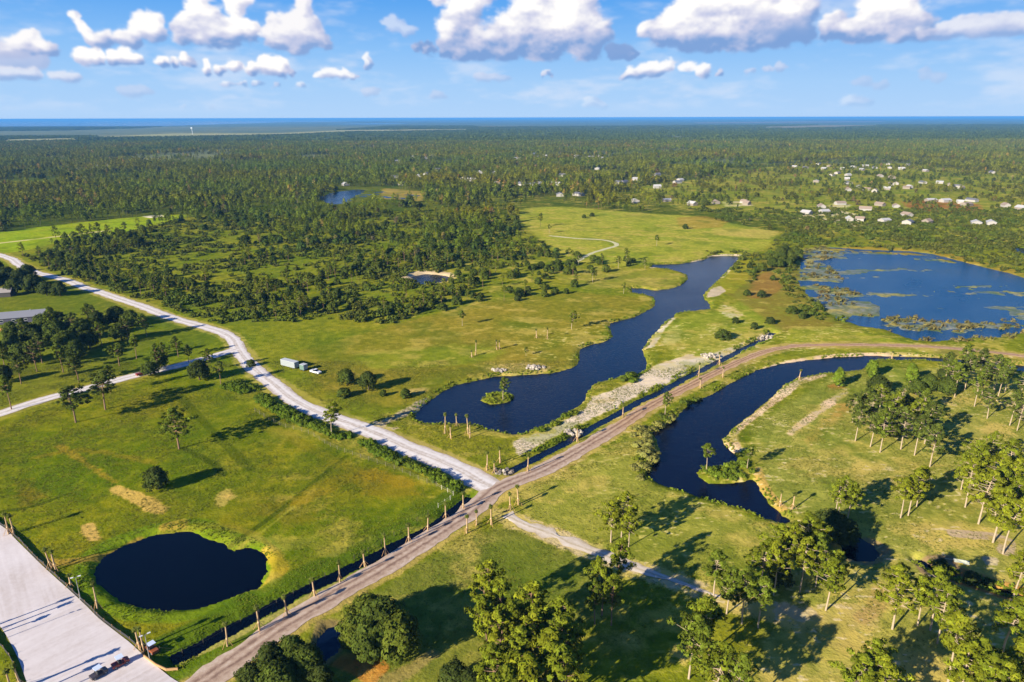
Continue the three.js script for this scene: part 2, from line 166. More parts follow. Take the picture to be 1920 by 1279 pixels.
// [outline or line, width of a line (0: outline), width of bank]
const WATERS = [[POND, 0, 2.2], [LONG_LAKE, 0, 2.6], [CHANNEL, 0, 2.4], [WETLAND, 0, 6], [FAR_POND, 0, 6], [BLUE_POND, 0, 3], [DITCH_EAST, 3.4, 1.6], [DITCH_SOUTH, 3.4, 2], [BROOK, 2.6, 1.4], [MUD_POOL, 0, 1.6], [POOL, 0, 1.5], [RIGHT_PIT, 0, 3]].map(([p, w, bank], i) => {
  const q = w ? smooth(p, false, 4) : p, xs = q.map((a) => a[0]), zs = q.map((a) => a[1]), m = 14 + w;
  return { i, p: q, w, bank, x0: Math.min(...xs) - m, x1: Math.max(...xs) + m, z0: Math.min(...zs) - m, z1: Math.max(...zs) + m };
});
const MARSH = [[[226.1,-542.9],[255.2,-561.5],[272.3,-546.9],[253.7,-520.4],[225.2,-496.3],[223.9,-463.4],[207.9,-417],[205,-390.6],[205.2,-372.7],[195.8,-354.2],[177.9,-346.2],[168.6,-350.3],[174,-390.9],[186.7,-447.3]], [[196.5,-350.1],[224.5,-349.8],[251,-347.5],[277.3,-345.3],[276.5,-326.4],[236,-309.6],[196.2,-305.9],[187.1,-316.7],[183.2,-334.6]], [[-218.1,-1071.3],[-121.3,-1005.5],[-109.4,-875.1],[-173,-876.5],[-208,-855],[-213.9,-925.5]]];
function waterDist(x, z) {   // signed distance to the nearest shore, negative in the water
  let best = 1e9, bank = 2;
  for (const s of WATERS) {
    if (x < s.x0 || x > s.x1 || z < s.z0 || z > s.z1) continue;
    let d = s.w ? segDist(s.p, x, z, false) - s.w / 2 : segDist(s.p, x, z, true);
    if (!s.w && inPoly(s.p, x, z)) { d = -d; if (s.i === 1) d = Math.max(d, inPoly(ISLAND, x, z) ? segDist(ISLAND, x, z, true) : -segDist(ISLAND, x, z, true)); }
    if (d < best) { best = d; bank = s.bank; }
  }
  return [best, bank];
}
function groundY(x, z) {
  let [d, bank] = waterDist(x, z);
  if (d > 9) return 0;
  const rough = Math.abs(z) > 330 ? 1.6 : 0.9;
  d += (fbm(x * 0.35, z * 0.35, 3) - 0.5) * rough * 1.5;
  let h = d > 0 ? lerp(LEVEL, 0, sstep(-0.35 * bank, bank, d)) - 0.0 : lerp(LEVEL - 0.1, -2.4, clamp(-d / 5, 0, 1));
  if (d > 0 && d < 0.4) h = Math.max(h, LEVEL + d * 0.4);
  if (z < -330) for (const [k, p] of MARSH.entries()) if (inPoly(p, x, z)) { const e = segDist(p, x, z, true), n = fbm(x * 0.05 + k * 9, z * 0.11, 4) * 0.75 + fbm(x * 0.25, z * 0.4, 2) * 0.25, m = LEVEL + (n - 0.52 + clamp(e / 60, 0, 0.12)) * 1.6; h = Math.max(h, Math.min(m, LEVEL + 0.25)); }
  if (d < -6 && inPoly(WETLAND, x, z)) { const n = fbm(x * 0.018 + 3, z * 0.06, 4) * 0.7 + fbm(x * 0.2, z * 0.35, 3) * 0.3; h = Math.max(h, LEVEL + Math.min(0.06, (n - 0.585) * 1.2)); }
  return h;
}
const halfWidth = (z) => -z * 1.0 + 30;

// ---------- coarse map of what covers the ground, for planting ----------
const MAP = { x0: -800, z0: -1300, w: 1900, h: 1260 };
const cover = (() => {
  const cv = document.createElement('canvas'); cv.width = MAP.w; cv.height = MAP.h;
  const c = cv.getContext('2d'); c.fillStyle = '#000'; c.fillRect(0, 0, MAP.w, MAP.h); c.setTransform(1, 0, 0, 1, -MAP.x0, -MAP.z0);
  const path = (p, close) => { c.beginPath(); p.forEach((q, i) => i ? c.lineTo(q[0], q[1]) : c.moveTo(q[0], q[1])); if (close) c.closePath(); };
  const fill = (p, s) => { c.fillStyle = s; path(p, true); c.fill(); }, line = (p, w, s) => { c.strokeStyle = s; c.lineWidth = w; c.lineJoin = 'round'; path(p); c.stroke(); };
  for (const s of WATERS) s.w ? line(s.p, s.w + 3, '#f00') : (fill(s.p, '#f00'), line([...s.p, s.p[0]], 2.5, '#f00'));
  fill(ISLAND, '#000'); for (const [p, w] of [[ROAD_A, 13], [ROAD_B, 12], [ROAD_C, 11], [TRACK, 5], [MEADOW_TRACK, 5]]) line(p, w, '#0f0');
  fill(GRAVEL_YARD, '#0f0');
  const d = c.getImageData(0, 0, MAP.w, MAP.h).data;
  return (x, z) => { const i = Math.round(x - MAP.x0), j = Math.round(z - MAP.z0); if (i < 0 || j < 0 || i >= MAP.w || j >= MAP.h) return 0; const o = (j * MAP.w + i) * 4; return d[o] > 90 ? 1 : d[o + 1] > 90 ? 2 : 0; };
})();

// ---------- ground colour ----------
const SAND = [196, 184, 164], DIRT = [150, 128, 104];
const LAYERS = [   // shape, line width (0: outline), edge blur in m, raggedness, colour, second colour, opacity
  { p: LEFT_LAWN, b: 3, r: 0.1, c: [84, 108, 16], d: [120, 120, 30], o: 0.92 },
  { p: LEFT_GROVE, b: 8, r: 0.4, c: [84, 104, 30], d: [104, 112, 40], o: 0.8 },
  { p: LEFT_FIELD, b: 8, r: 0.2, c: [122, 152, 26], d: [140, 154, 34], o: 1 },
  { p: MEADOW, b: 10, r: 0.3, c: [130, 144, 52], d: [150, 152, 70], o: 1 },
  { p: WOODLAND, b: 14, r: 0.6, c: [98, 116, 28], d: [126, 128, 40], o: 0.9 },
  { p: SETTLEMENT, b: 30, r: 0.7, c: [108, 130, 36], d: [140, 138, 64], o: 0.9 },
  { p: WETLAND, b: 5, r: 0.5, c: [84, 108, 124], d: [122, 126, 116], o: 1 },
  { p: [[-99.5,-294.4],[-81.1,-313.1],[-54.9,-341.7],[-35.1,-366.5],[-6.1,-389.7],[32.4,-408.7],[68.9,-393.9],[78.4,-386.3],[65.3,-354.7],[49.5,-342.7],[42.5,-308.8],[29,-297.1],[27.1,-275.9],[8.7,-266.3],[-13,-262.8],[-28.4,-243.6],[-42.2,-228.6],[-54.7,-233.6],[-75.9,-255],[-89.8,-273.5]], b: 8, r: 0.5, c: [112, 118, 38], d: [136, 124, 58], o: 0.85 },
  { p: [[-75.3,-288.4],[-48.4,-297.7],[-24.6,-303],[0,-297.4],[-13.8,-279.5],[-35.9,-273],[-58.3,-273.2]], b: 10, r: 0.6, c: [104, 130, 34], d: [116, 132, 40], o: 0.7 },
  { p: [[15.2,-480],[88.6,-470.1],[114,-452.7],[98.5,-414.9],[76.1,-418],[45.4,-408.6],[28.2,-445.6]], b: 6, r: 0.7, c: [150, 144, 84], d: [128, 134, 54], o: 0.7 },
  { p: [[1.4,-172.5],[15.8,-184.8],[30.4,-198.7],[45.2,-214.6],[44.8,-198.6],[38.9,-184.7],[39.8,-176.7],[52.4,-166.5],[68,-153.5],[58.6,-138.1],[41.4,-134.2],[27.7,-140.3],[15.8,-149],[2.7,-158.8]], b: 4, r: 0.3, c: [126, 136, 62], d: [152, 148, 88], o: 0.9 },
  { p: [[-30.9,-128.8],[-13.4,-149.2],[-1.5,-155.1],[17.8,-142.4],[26.7,-134.2],[18.1,-123.4],[5.8,-103],[-30.5,-96.9],[-43.1,-114.1]], b: 5, r: 0.5, c: [94, 110, 48], d: [128, 126, 74], o: 0.85 },
  { p: [[79.6,-214.4],[129.7,-262.4],[151.6,-271.6],[213.7,-271.2],[102.8,-102.7],[41.5,-96.7],[69.9,-151.1],[72.5,-178.1]], b: 6, r: 0.4, c: [122, 136, 66], d: [158, 154, 100], o: 0.9 },
  { p: [[13.3,-195.2],[42,-228.1],[71.4,-262.8],[70.9,-325.6],[93.7,-354.4],[109.3,-359.6],[135.8,-388.2],[139.8,-334.2],[117.1,-300.2],[72.1,-256.8],[34.4,-214.7]], b: 5, r: 0.5, c: [120, 138, 42], d: [148, 150, 82], o: 0.8 },
  { p: [[171,-496.9],[217.7,-516.7],[182.6,-428.4],[164.3,-353.8],[175.1,-329.2],[159.7,-307.8],[133,-316.3],[129.8,-343.9],[129.7,-388.2],[124.4,-407.7]], b: 7, r: 0.8, c: [128, 116, 58], d: [106, 116, 48], o: 0.9 },
  { p: [[170.3,-506.9],[180.1,-500.8],[148.9,-428.8],[130.3,-398.4],[121.6,-403.7],[143.1,-452.3]], b: 3, r: 0.4, c: [142, 138, 40], d: [124, 134, 42], o: 0.9 },
  { p: [[158.1,-444.1],[178.5,-468.9],[167.1,-414.2],[148.1,-388],[135.8,-388.2]], b: 5, r: 0.7, c: [146, 112, 72], o: 0.7 },
  { p: [[125.9,-304.1],[139.1,-332.3],[160.4,-332.1],[178,-314.2],[192.6,-295.8],[177.7,-286.4],[154.2,-296.1],[130.2,-296.3]], b: 3, r: 0.4, c: [130, 144, 46], d: [150, 148, 70], o: 0.85 },
  { p: [[243.7,-550],[276.8,-556.7],[308.6,-551.4],[334.3,-537],[339.1,-498.7],[345.6,-458.2],[342.5,-412.2],[330.2,-396.2],[327.6,-432.7],[322.6,-467.1],[315.2,-511.2],[288.3,-528.7],[259.6,-538.1]], b: 4, r: 0.4, c: [142, 126, 52], o: 0.85 },
  { p: [[173.3,-728.3],[204.4,-740.1],[221.8,-703.9],[201.3,-661.2],[170.1,-648.5],[160,-665.3]], b: 6, r: 0.6, c: [160, 128, 70], o: 0.5 },
  { p: [[186.8,-654.8],[229.7,-647.5],[245.9,-634.5],[218.8,-588.4],[181.4,-617.3]], b: 5, r: 0.8, c: [180, 168, 108], o: 0.6 },
  { p: [[491.1,-877.6],[540.8,-888.3],[558.2,-831.6],[517.6,-764.3],[480.9,-747.5],[455.5,-783.9],[461.8,-823.3]], b: 8, r: 0.4, c: [152, 108, 72], o: 0.9 },
  ...[[[317.6,-768.3],[366.5,-785.8],[377.6,-741],[352,-694],[309.7,-694.7],[289.7,-726.1]], [[333.8,-725.3],[366.3,-701.2],[378.8,-665],[341.7,-652.1],[315.9,-673]], [[391.9,-857],[407.6,-834.9],[387.2,-804.6],[367.2,-815.1]], [[259,-871.3],[291.9,-870.6],[285.4,-827.1],[249.8,-817.5]]].map((p) => ({ p, b: 5, r: 1.1, c: [214, 206, 178], o: 0.75 })),
  { p: [[-196.1,-1062.2],[-120.3,-997.5],[-113.3,-879.7],[-170.2,-917.1]], b: 8, r: 0.5, c: [150, 136, 84], o: 0.9 },
  { p: [[-77.3,-451.7],[-68.7,-461.6],[-58.9,-470.1],[-39.6,-459.6],[-34.3,-446.4],[-41.6,-434],[-53.4,-423.7],[-64.9,-434.3]], b: 3, r: 0.7, c: [210, 194, 160], o: 0.95 },
  { l: [[-432.8,-582.4],[-418,-601],[-399.2,-623.7],[-378.4,-651.3]], w: 5, b: 2, r: 0.3, c: [206, 198, 160], o: 0.9 }, { p: [[-399,-747.5],[-385.4,-764.4],[-370.1,-746.9],[-382.4,-734.8]], b: 3, r: 0.3, c: [226, 220, 200], o: 1 },
  // shores
  { l: LONG_LAKE, closed: 1, w: 5, b: 1.2, r: 0.9, c: [108, 120, 40], d: [146, 138, 82], o: 0.6 },
  { l: CHANNEL, closed: 1, w: 5, b: 1.2, r: 0.9, c: [116, 114, 52], d: [96, 108, 36], o: 0.6 },
  { l: POND, closed: 1, w: 9, b: 2, r: 0.5, c: [84, 120, 22], d: [100, 124, 30], o: 0.85 },
  { l: [[97.7,-475.3],[110.5,-486.2],[120.4,-487.9],[132.3,-497.4],[144,-509.3],[154.7,-521.8],[174.1,-521.6],[171.6,-504.9]], w: 3.4, b: 1, r: 0.5, c: [206, 196, 176], o: 0.9 },
  { l: [[171.4,-513.1],[153.4,-474.6],[138.2,-444.3]], w: 1.6, b: 0.6, r: 0.3, c: [214, 204, 190], o: 0.9 },
  { p: [[122.1,-414.7],[130.2,-420.2],[129.4,-406.3],[120.3,-393.4],[112.5,-390.9]], b: 1.5, r: 0.6, c: SAND, o: 0.9 },
  { l: [[84.4,-348.4],[76.4,-332.9],[68,-313.5],[63,-300.7]], w: 4, b: 1, r: 0.9, c: [214, 208, 188], o: 0.85 },
  { p: [[117,-376.3],[123.8,-369.4],[124.1,-352.1],[115.2,-346],[109.8,-356.4]], b: 3, r: 1.3, c: [206, 200, 176], o: 0.7 }, { p: [[78.1,-334.7],[89.8,-338.4],[77.5,-308.5],[69.6,-300.6]], b: 3, r: 1.4, c: [200, 196, 160], o: 0.55 },
  { p: [[0.3,-203.5],[8.8,-210.6],[16.4,-217.8],[25.8,-229.1],[30,-240.6],[38.9,-247.5],[49.1,-258.8],[62.5,-277.6],[80.8,-291.5],[79.9,-278.8],[63.7,-257.5],[48.4,-243.1],[36.5,-230],[25.7,-219],[15.8,-208.9],[6.7,-198.1],[1.6,-193.1]], b: 1.6, r: 0.8, c: [212, 202, 184], d: [196, 186, 158], o: 1 },
  { p: [[59.2,-272.3],[76.6,-284.3],[91.8,-292.9],[109.9,-308.2],[127.8,-326.9],[126,-318.1],[105.9,-295.7],[83.7,-276.1],[67,-262.2]], b: 1.5, r: 1, c: [216, 210, 196], d: [166, 160, 112], o: 0.9 },
  { l: [[104,-269.4],[114.6,-277.2],[128.5,-283.2],[141.9,-287.4],[158.1,-289.4],[174.6,-289.3],[185.5,-287]], w: 4.5, b: 1, r: 0.5, c: [214, 198, 172], d: [186, 164, 136], o: 0.95 },
  { p: [[185.1,-286.3],[187.6,-283.5],[192.8,-280.7],[213.7,-271.2],[219.3,-279.1],[202.7,-289],[190.6,-296.6]], b: 1.5, r: 0.5, c: [176, 156, 122], o: 0.7 },
  { p: [[68.6,-205.4],[73.4,-211.9],[82.1,-222.3],[95,-237.6],[106.5,-252.6],[116,-260.7],[128.9,-265.5],[127.3,-261.8],[112.8,-252.5],[104.1,-241.6],[91.5,-227.8],[79.6,-214.4],[74.9,-208.2],[72.4,-194.8],[68.8,-195.6],[67.6,-200.8]], b: 1.2, r: 0.6, c: [204, 178, 140], d: [222, 208, 178], o: 1 },
  { p: [[128.3,-249],[129.2,-244.7],[115.6,-230.5],[106,-221.2],[94.6,-209.3],[89.2,-204.5],[93,-211.8],[102.6,-222.1],[113.4,-234.4]], b: 1.6, r: 0.8, c: [220, 204, 178], d: [190, 160, 122], o: 1 },
  { p: [[128.2,-242.5],[123.3,-230.4],[108.4,-214.2],[98,-202.1],[89.9,-194.7],[99.5,-210.1],[114.4,-227.6]], b: 4, r: 0.8, c: [172, 142, 90], o: 0.85 },
  { p: [[122.2,-252.4],[128.8,-254.7],[130,-249],[122.4,-245.8]], b: 1.5, r: 0.6, c: [168, 120, 76], o: 0.8 },
  { l: [[73.1,-184.5],[71.7,-175.1],[71.8,-167.8],[72.7,-163.2]], w: 3, b: 0.8, r: 0.5, c: [190, 160, 116], o: 0.8 },
  // sandy wear
  { p: [[-12.3,-272.9],[-2.3,-278.1],[11.4,-279.3],[16.8,-272.6],[10.9,-266.3],[-2.2,-265.2]], b: 1.6, r: 0.9, c: [188, 170, 134], o: 0.8 },
  { p: [[-40.9,-249.1],[-33.5,-252.4],[-31.6,-246.9],[-38.4,-242.6]], b: 1.5, r: 0.9, c: [190, 170, 134], o: 0.75 },
  { p: [[-49.8,-218.6],[-44.8,-221.7],[-38.7,-231],[-34,-239.5],[-29.9,-242.6],[-31.7,-237.4],[-35,-226.2],[-40.7,-219.5],[-43.6,-215.1],[-36.4,-215.1],[-42.5,-208.9]], b: 1.6, r: 0.8, c: [196, 182, 158], o: 0.85 },
  { l: [[-59.2,-219.6],[-46.8,-212.6],[-34.8,-204.5],[-23.6,-196.8],[-14.7,-188.3],[-7.2,-182.3]], w: 4, b: 1.4, r: 0.9, c: [180, 160, 130], o: 0.8 },
  { l: [[-113.2,-174.5],[-104.5,-169.5],[-94.4,-162.4]], w: 4, b: 1.2, r: 1.2, c: [196, 170, 112], o: 0.95 }, { l: [[-146,-201.6],[-130.4,-189.6],[-114.8,-177.5]], w: 3, b: 1.5, r: 1, c: [152, 132, 52], o: 0.8 },
  { p: [[-83.1,-171.4],[-80.5,-174.3],[-77.3,-170],[-79.2,-164.4]], b: 1.2, r: 1.5, c: [208, 180, 126], o: 0.95 }, { p: [[-111.8,-155.6],[-109,-156.8],[-103.2,-149.6],[-104.2,-148.4],[-108.9,-151.9]], b: 1, r: 1.4, c: [196, 168, 116], o: 0.95 }, { p: [[-91.1,-155.5],[-86,-157.9],[-84.1,-155.4],[-88.9,-153.8]], b: 1.2, r: 1.4, c: [184, 156, 84], o: 0.85 },
  { p: [[-146,-179.3],[-141.9,-182.4],[-129.4,-170.2],[-131.3,-162]], b: 4, r: 1, c: [122, 110, 44], o: 0.7 }, { p: [[-59.3,-192],[-31.1,-178.7],[-23.8,-169.7],[-38.7,-169.8]], b: 5, r: 1, c: [132, 122, 36], o: 0.7 }, { p: [[-71.3,-165.7],[-59.4,-169.9],[-48.5,-161.6],[-56.8,-151.7]], b: 6, r: 1, c: [112, 108, 36], o: 0.6 },
  { l: [[-69.7,-146.7],[-65.8,-154.1],[-61.1,-165.7],[-56.3,-180.3],[-51.5,-193.7]], w: 1.6, b: 0.6, r: 0.4, c: [70, 86, 20], o: 0.8 }, { l: [[-67.7,-145.4],[-63.6,-152.7],[-59.2,-164.1],[-54.8,-178.2]], w: 0.9, b: 0.5, r: 0.4, c: [140, 146, 56], o: 0.8 },
  { l: [[-117,-140.9],[-106.2,-139.8],[-98.1,-143.3],[-93.5,-149.5]], w: 2.6, b: 1, r: 0.9, c: [168, 142, 80], o: 0.8 }, { l: [[-59.9,-144.9],[-55.6,-140.2],[-54,-134.6],[-55.2,-130.8]], w: 4, b: 1.2, r: 0.8, c: [172, 150, 58], o: 0.85 },
  { l: [[-89.3,-151.9],[-80,-155.4],[-66.3,-151.7],[-55.4,-142.7]], w: 2, b: 1, r: 0.8, c: [138, 130, 58], o: 0.5 },
  { l: [[-105.5,-199.5],[-90.9,-188.7],[-85,-182.1]], w: 2.4, b: 1, r: 0.6, c: [58, 76, 14], o: 0.8 }, { l: [[-129.1,-247],[-107.4,-219.9],[-90.2,-199.4],[-78.3,-185.3]], w: 3, b: 1.4, r: 0.7, c: [66, 84, 14], o: 0.6 }, { l: [[-148.5,-192.5],[-140.2,-197.9],[-127.4,-196],[-108.8,-188.8]], w: 3, b: 1.6, r: 0.9, c: [136, 124, 40], o: 0.6 }, { l: [[-137,-162],[-130.2,-164.7],[-124.3,-171.6]], w: 1.4, b: 0.8, r: 0.5, c: [60, 78, 14], o: 0.7 },
  { l: [[-58.6,-167.1],[-49.7,-178.7],[-41,-181.9],[-30.8,-177.1]], w: 6, b: 3, r: 1, c: [150, 130, 36], o: 0.6 }, { l: [[-83.7,-215.4],[-64.7,-199.3],[-48,-185.1]], w: 5, b: 3, r: 1.1, c: [128, 124, 34], o: 0.6 },
  { l: ROAD_A, w: 12, b: 1.6, r: 1.2, c: [178, 166, 130], d: [142, 138, 80], o: 0.7 }, { l: ROAD_B, w: 10, b: 1.2, r: 0.8, c: [150, 146, 100], o: 0.5 }, { l: ROAD_C, w: 10, b: 1.6, r: 1.1, c: [172, 152, 118], d: [150, 138, 90], o: 0.8 }, { l: TRACK, w: 7.5, b: 2, r: 1.3, c: [200, 186, 156], d: [172, 158, 112], o: 0.85 }, { p: GRAVEL_YARD, b: 1.2, r: 0.4, c: [150, 136, 110], o: 0.8 },
  { l: DITCH_SOUTH, w: 15, b: 2, r: 0.6, c: [82, 108, 24], d: [66, 92, 22], o: 0.8 }, { l: [[-64.3,-108.7],[-58.1,-113.8],[-51.7,-120.3],[-42.8,-129.3],[-32.7,-138.5],[-21.7,-151.5],[-11.7,-165.5]], w: 2.4, b: 0.8, r: 1, c: [176, 166, 126], o: 0.7 },
  { l: BROOK.slice(2), w: 7, b: 1.2, r: 0.7, c: [166, 122, 82], o: 0.9 }, { p: [[95.3,-140],[99.6,-142],[105.8,-141.6],[102.9,-134.9],[96.3,-132],[93.7,-135.5]], b: 1.2, r: 0.5, c: [140, 122, 116], o: 0.95 }, { p: [[84.6,-151.1],[90.2,-148.7],[92.1,-144.2],[89.4,-140],[83.4,-137.6],[78.3,-140]], b: 1.2, r: 0.5, c: [146, 130, 116], o: 0.9 },
  { p: [[-33.7,-110.4],[-27.6,-111.4],[-23.1,-106.9],[-25.7,-101.7],[-31.5,-105.3],[-35.8,-107.2]], b: 1, r: 0.7, c: [164, 112, 60], d: [176, 140, 84], o: 0.95 }, { p: [[-41.6,-120.3],[-34.9,-120.3],[-32.4,-114],[-34.9,-106.9],[-39.4,-108.3]], b: 1.2, r: 0.5, c: [124, 112, 96], o: 0.9 },
  { p: [[-26.2,-104.3],[-20.7,-107.6],[-16,-111.8],[-13.8,-110.3],[-19.2,-104.2],[-23.5,-100.5]], b: 1.2, r: 1, c: [150, 136, 108], o: 0.7 },
  ...[[[101.3,-154.6],[115.2,-157],[122.4,-153.3],[116.5,-146.3],[100.9,-144.2]], [[103.2,-187.7],[113,-191],[111.1,-184.3],[103.2,-181.1]], [[161.1,-242.3],[175.5,-239.6],[171,-229.6],[154.3,-227.4]], [[163.5,-218.2],[169.7,-213.8],[164,-205.6],[155.7,-208.9]], [[57.3,-118.3],[69.8,-116.7],[71.9,-112.2],[58.1,-109.4]], [[80,-128.4],[86.1,-132.1],[81.7,-124.9],[76.3,-123.2]], [[30.6,-112.3],[38.8,-115.3],[37.9,-108.1],[30.4,-106.7]], [[76.7,-109.3],[84.6,-108.6],[80.1,-102.7],[73.2,-102.8]], [[19.6,-116.9],[25.8,-115.3],[22.7,-109.5]], [[96.2,-265.7],[104.9,-272],[100.7,-253.7],[90.8,-242.8]]].map((p) => ({ p, b: 3, r: 1.7, c: [204, 184, 142], d: [172, 160, 104], o: 0.85 })),
  { l: [[73,-119.9],[77.4,-123.2],[81.2,-128.4]], w: 3, b: 1, r: 1, c: [170, 146, 116], o: 0.6 }, { l: [[111.5,-150.9],[118.7,-149.7],[122.6,-148.6],[118.9,-143]], w: 3.5, b: 0.8, r: 0.8, c: [186, 170, 144], o: 0.85 }, { p: [[111.7,-140.9],[115.5,-140.9],[114.1,-137.8],[110.7,-137.4]], b: 1, r: 1, c: [196, 184, 160], o: 0.7 },
];
function paint(x0, x1, z0, z1, W, H, far) {
  const sx = W / (x1 - x0), sz = H / (z1 - z0), N = W * H, col = new Float32Array(N * 3), n1 = new Float32Array(N), n2 = new Float32Array(N), px = 1 / sx, q = far ? 12 : 1;
  const cw = Math.ceil(W / 4) + 2, ch = Math.ceil(H / 4) + 2, co = new Float32Array(cw * ch);
  for (let j = 0; j < ch; j++) for (let i = 0; i < cw; i++) co[j * cw + i] = fbm((x0 + i * 4 / sx) / (26 * q), (z0 + j * 4 / sz) / (26 * q), 4);
  const rnd = rng(5 + W + (z0 | 0));
  for (let j = 0; j < H; j++) for (let i = 0; i < W; i++) {
    const o = j * W + i, x = x0 + i / sx, z = z0 + j / sz, ci = i >> 2, cj = j >> 2, u = (i & 3) / 4, v = (j & 3) / 4;
    n2[o] = lerp(lerp(co[cj * cw + ci], co[cj * cw + ci + 1], u), lerp(co[(cj + 1) * cw + ci], co[(cj + 1) * cw + ci + 1], u), v);
    n1[o] = fbm(x / (2.2 * q), z / (2.2 * q), 3) * 0.75 + rnd() * 0.25;
    const m = clamp(n2[o] * 1.6 - 0.3 + (n1[o] - 0.5) * 0.8, 0, 1), wood = far ? 1 : sstep(-560, -660, z + (n2[o] - 0.5) * 120), f = 0.8 + n1[o] * 0.4;
    col[o * 3] = lerp(lerp(98, 132, m), lerp(66, 98, m), wood) * f; col[o * 3 + 1] = lerp(lerp(116, 132, m), lerp(84, 104, m), wood) * f; col[o * 3 + 2] = lerp(lerp(28, 44, m), lerp(26, 36, m), wood) * f;
  }
  const cv = document.createElement('canvas'); cv.width = W; cv.height = H; const c = cv.getContext('2d');
  for (const L of far ? FAR_LAYERS : LAYERS) {
    const p = L.p ?? L.l, pad = (L.w ?? 0) + L.b * 2 + 6 * q;
    let a0 = 1e9, a1 = -1e9, b0 = 1e9, b1 = -1e9; for (const k of p) { a0 = Math.min(a0, k[0]); a1 = Math.max(a1, k[0]); b0 = Math.min(b0, k[1]); b1 = Math.max(b1, k[1]); }
    const i0 = clamp(Math.floor((a0 - pad - x0) * sx), 0, W), i1 = clamp(Math.ceil((a1 + pad - x0) * sx), 0, W), j0 = clamp(Math.floor((b0 - pad - z0) * sz), 0, H), j1 = clamp(Math.ceil((b1 + pad - z0) * sz), 0, H), w = i1 - i0, h = j1 - j0;
    if (w < 2 || h < 2) continue;
    c.setTransform(1, 0, 0, 1, 0, 0); c.fillStyle = '#000'; c.fillRect(i0, j0, w, h); c.setTransform(sx, 0, 0, sz, -x0 * sx, -z0 * sz);
    c.beginPath(); const pts = L.l && !L.closed ? smooth(p, false, Math.max(3, px * 3)) : p; pts.forEach((k, i) => i ? c.lineTo(k[0], k[1]) : c.moveTo(k[0], k[1])); if (L.p || L.closed) c.closePath();
    if (L.p) { c.fillStyle = '#fff'; c.fill(); } else { c.strokeStyle = '#fff'; c.lineWidth = Math.max(L.w, px * 0.8); c.lineJoin = c.lineCap = 'round'; c.stroke(); }
    const d = c.getImageData(i0, j0, w, h).data; let A = new Float32Array(w * h), B = new Float32Array(w * h);
    for (let i = 0; i < w * h; i++) A[i] = d[i * 4] / 255;
    for (let pass = 0; pass < 2; pass++) {
      for (const [n, m, s, t, rad] of [[h, w, w, 1, Math.round(L.b * sx * 0.6)], [w, h, 1, w, Math.round(L.b * sz * 0.6)]]) {
        if (rad < 1) continue;
        for (let y = 0; y < n; y++) { let acc = 0; const base = y * s; for (let k = -rad; k <= rad; k++) acc += A[base + clamp(k, 0, m - 1) * t]; for (let x = 0; x < m; x++) { B[base + x * t] = acc / (2 * rad + 1); acc += A[base + clamp(x + rad + 1, 0, m - 1) * t] - A[base + clamp(x - rad, 0, m - 1) * t]; } }
        [A, B] = [B, A];
      }
    }
    const D = L.d ?? L.c.map((v) => v * 0.9);
    for (let j = 0; j < h; j++) for (let i = 0; i < w; i++) {
      const a = A[j * w + i]; if (a < 0.01) continue;
      const o = (j + j0) * W + i + i0, f = 0.84 + n1[o] * 0.32, rag = (n1[o] - 0.5) * 0.9 + (n2[o] - 0.5) * 0.9;
      const t = clamp(sstep(0.25, 0.75, a + rag * L.r), 0, 1) * L.o * sstep(0, 0.15, a), m = clamp(n2[o] * 1.5 - 0.25 + (n1[o] - 0.5) * 1.1, 0, 1);
      for (let k = 0; k < 3; k++) col[o * 3 + k] = lerp(col[o * 3 + k], lerp(L.c[k], D[k], m) * f, t);
    }
  }
  if (!far) for (let j = 0; j < H; j++) for (let i = 0; i < W; i++) {   // dry and worn grass
    const o = j * W + i, x = x0 + i / sx, z = z0 + j / sz, t = sstep(0.52, 0.74, fbm(x / 11 + 40, z / 7, 4) + (n1[o] - 0.5) * 0.3) * 0.6 * sstep(-120, -20, x), u = sstep(0.54, 0.72, fbm(x / 16 + 90, z / 16, 4)) * 0.3, fl = z > -340 ? sstep(0.6, 0.74, fbm(x / 1.9 + z / 6, z / 0.9, 3) * 0.72 + fbm(x / 9, z / 9 + 31, 3) * 0.28) * 0.7 * sstep(-20, 40, x - (z + 200) * 0.2) : 0;
    for (let k = 0; k < 3; k++) { col[o * 3 + k] = lerp(col[o * 3 + k], [172, 158, 104][k] * (0.84 + n1[o] * 0.32), t); col[o * 3 + k] = lerp(col[o * 3 + k], [70, 96, 20][k] * (0.84 + n1[o] * 0.32), u); col[o * 3 + k] = lerp(col[o * 3 + k], [206, 196, 150][k], fl); }
  }
  const out = new Uint8Array(N * 4);
  for (let i = 0; i < N; i++) { for (let k = 0; k < 3; k++) out[i * 4 + k] = clamp(col[i * 3 + k] * [1.1, 1.05, col[i * 3 + 2] > 120 ? 1 : 0.78][k], 0, 255); out[i * 4 + 3] = 255; }
  const t = new THREE.DataTexture(out, W, H); t.colorSpace = THREE.SRGBColorSpace; t.magFilter = THREE.LinearFilter; t.needsUpdate = true;
  return t;
}
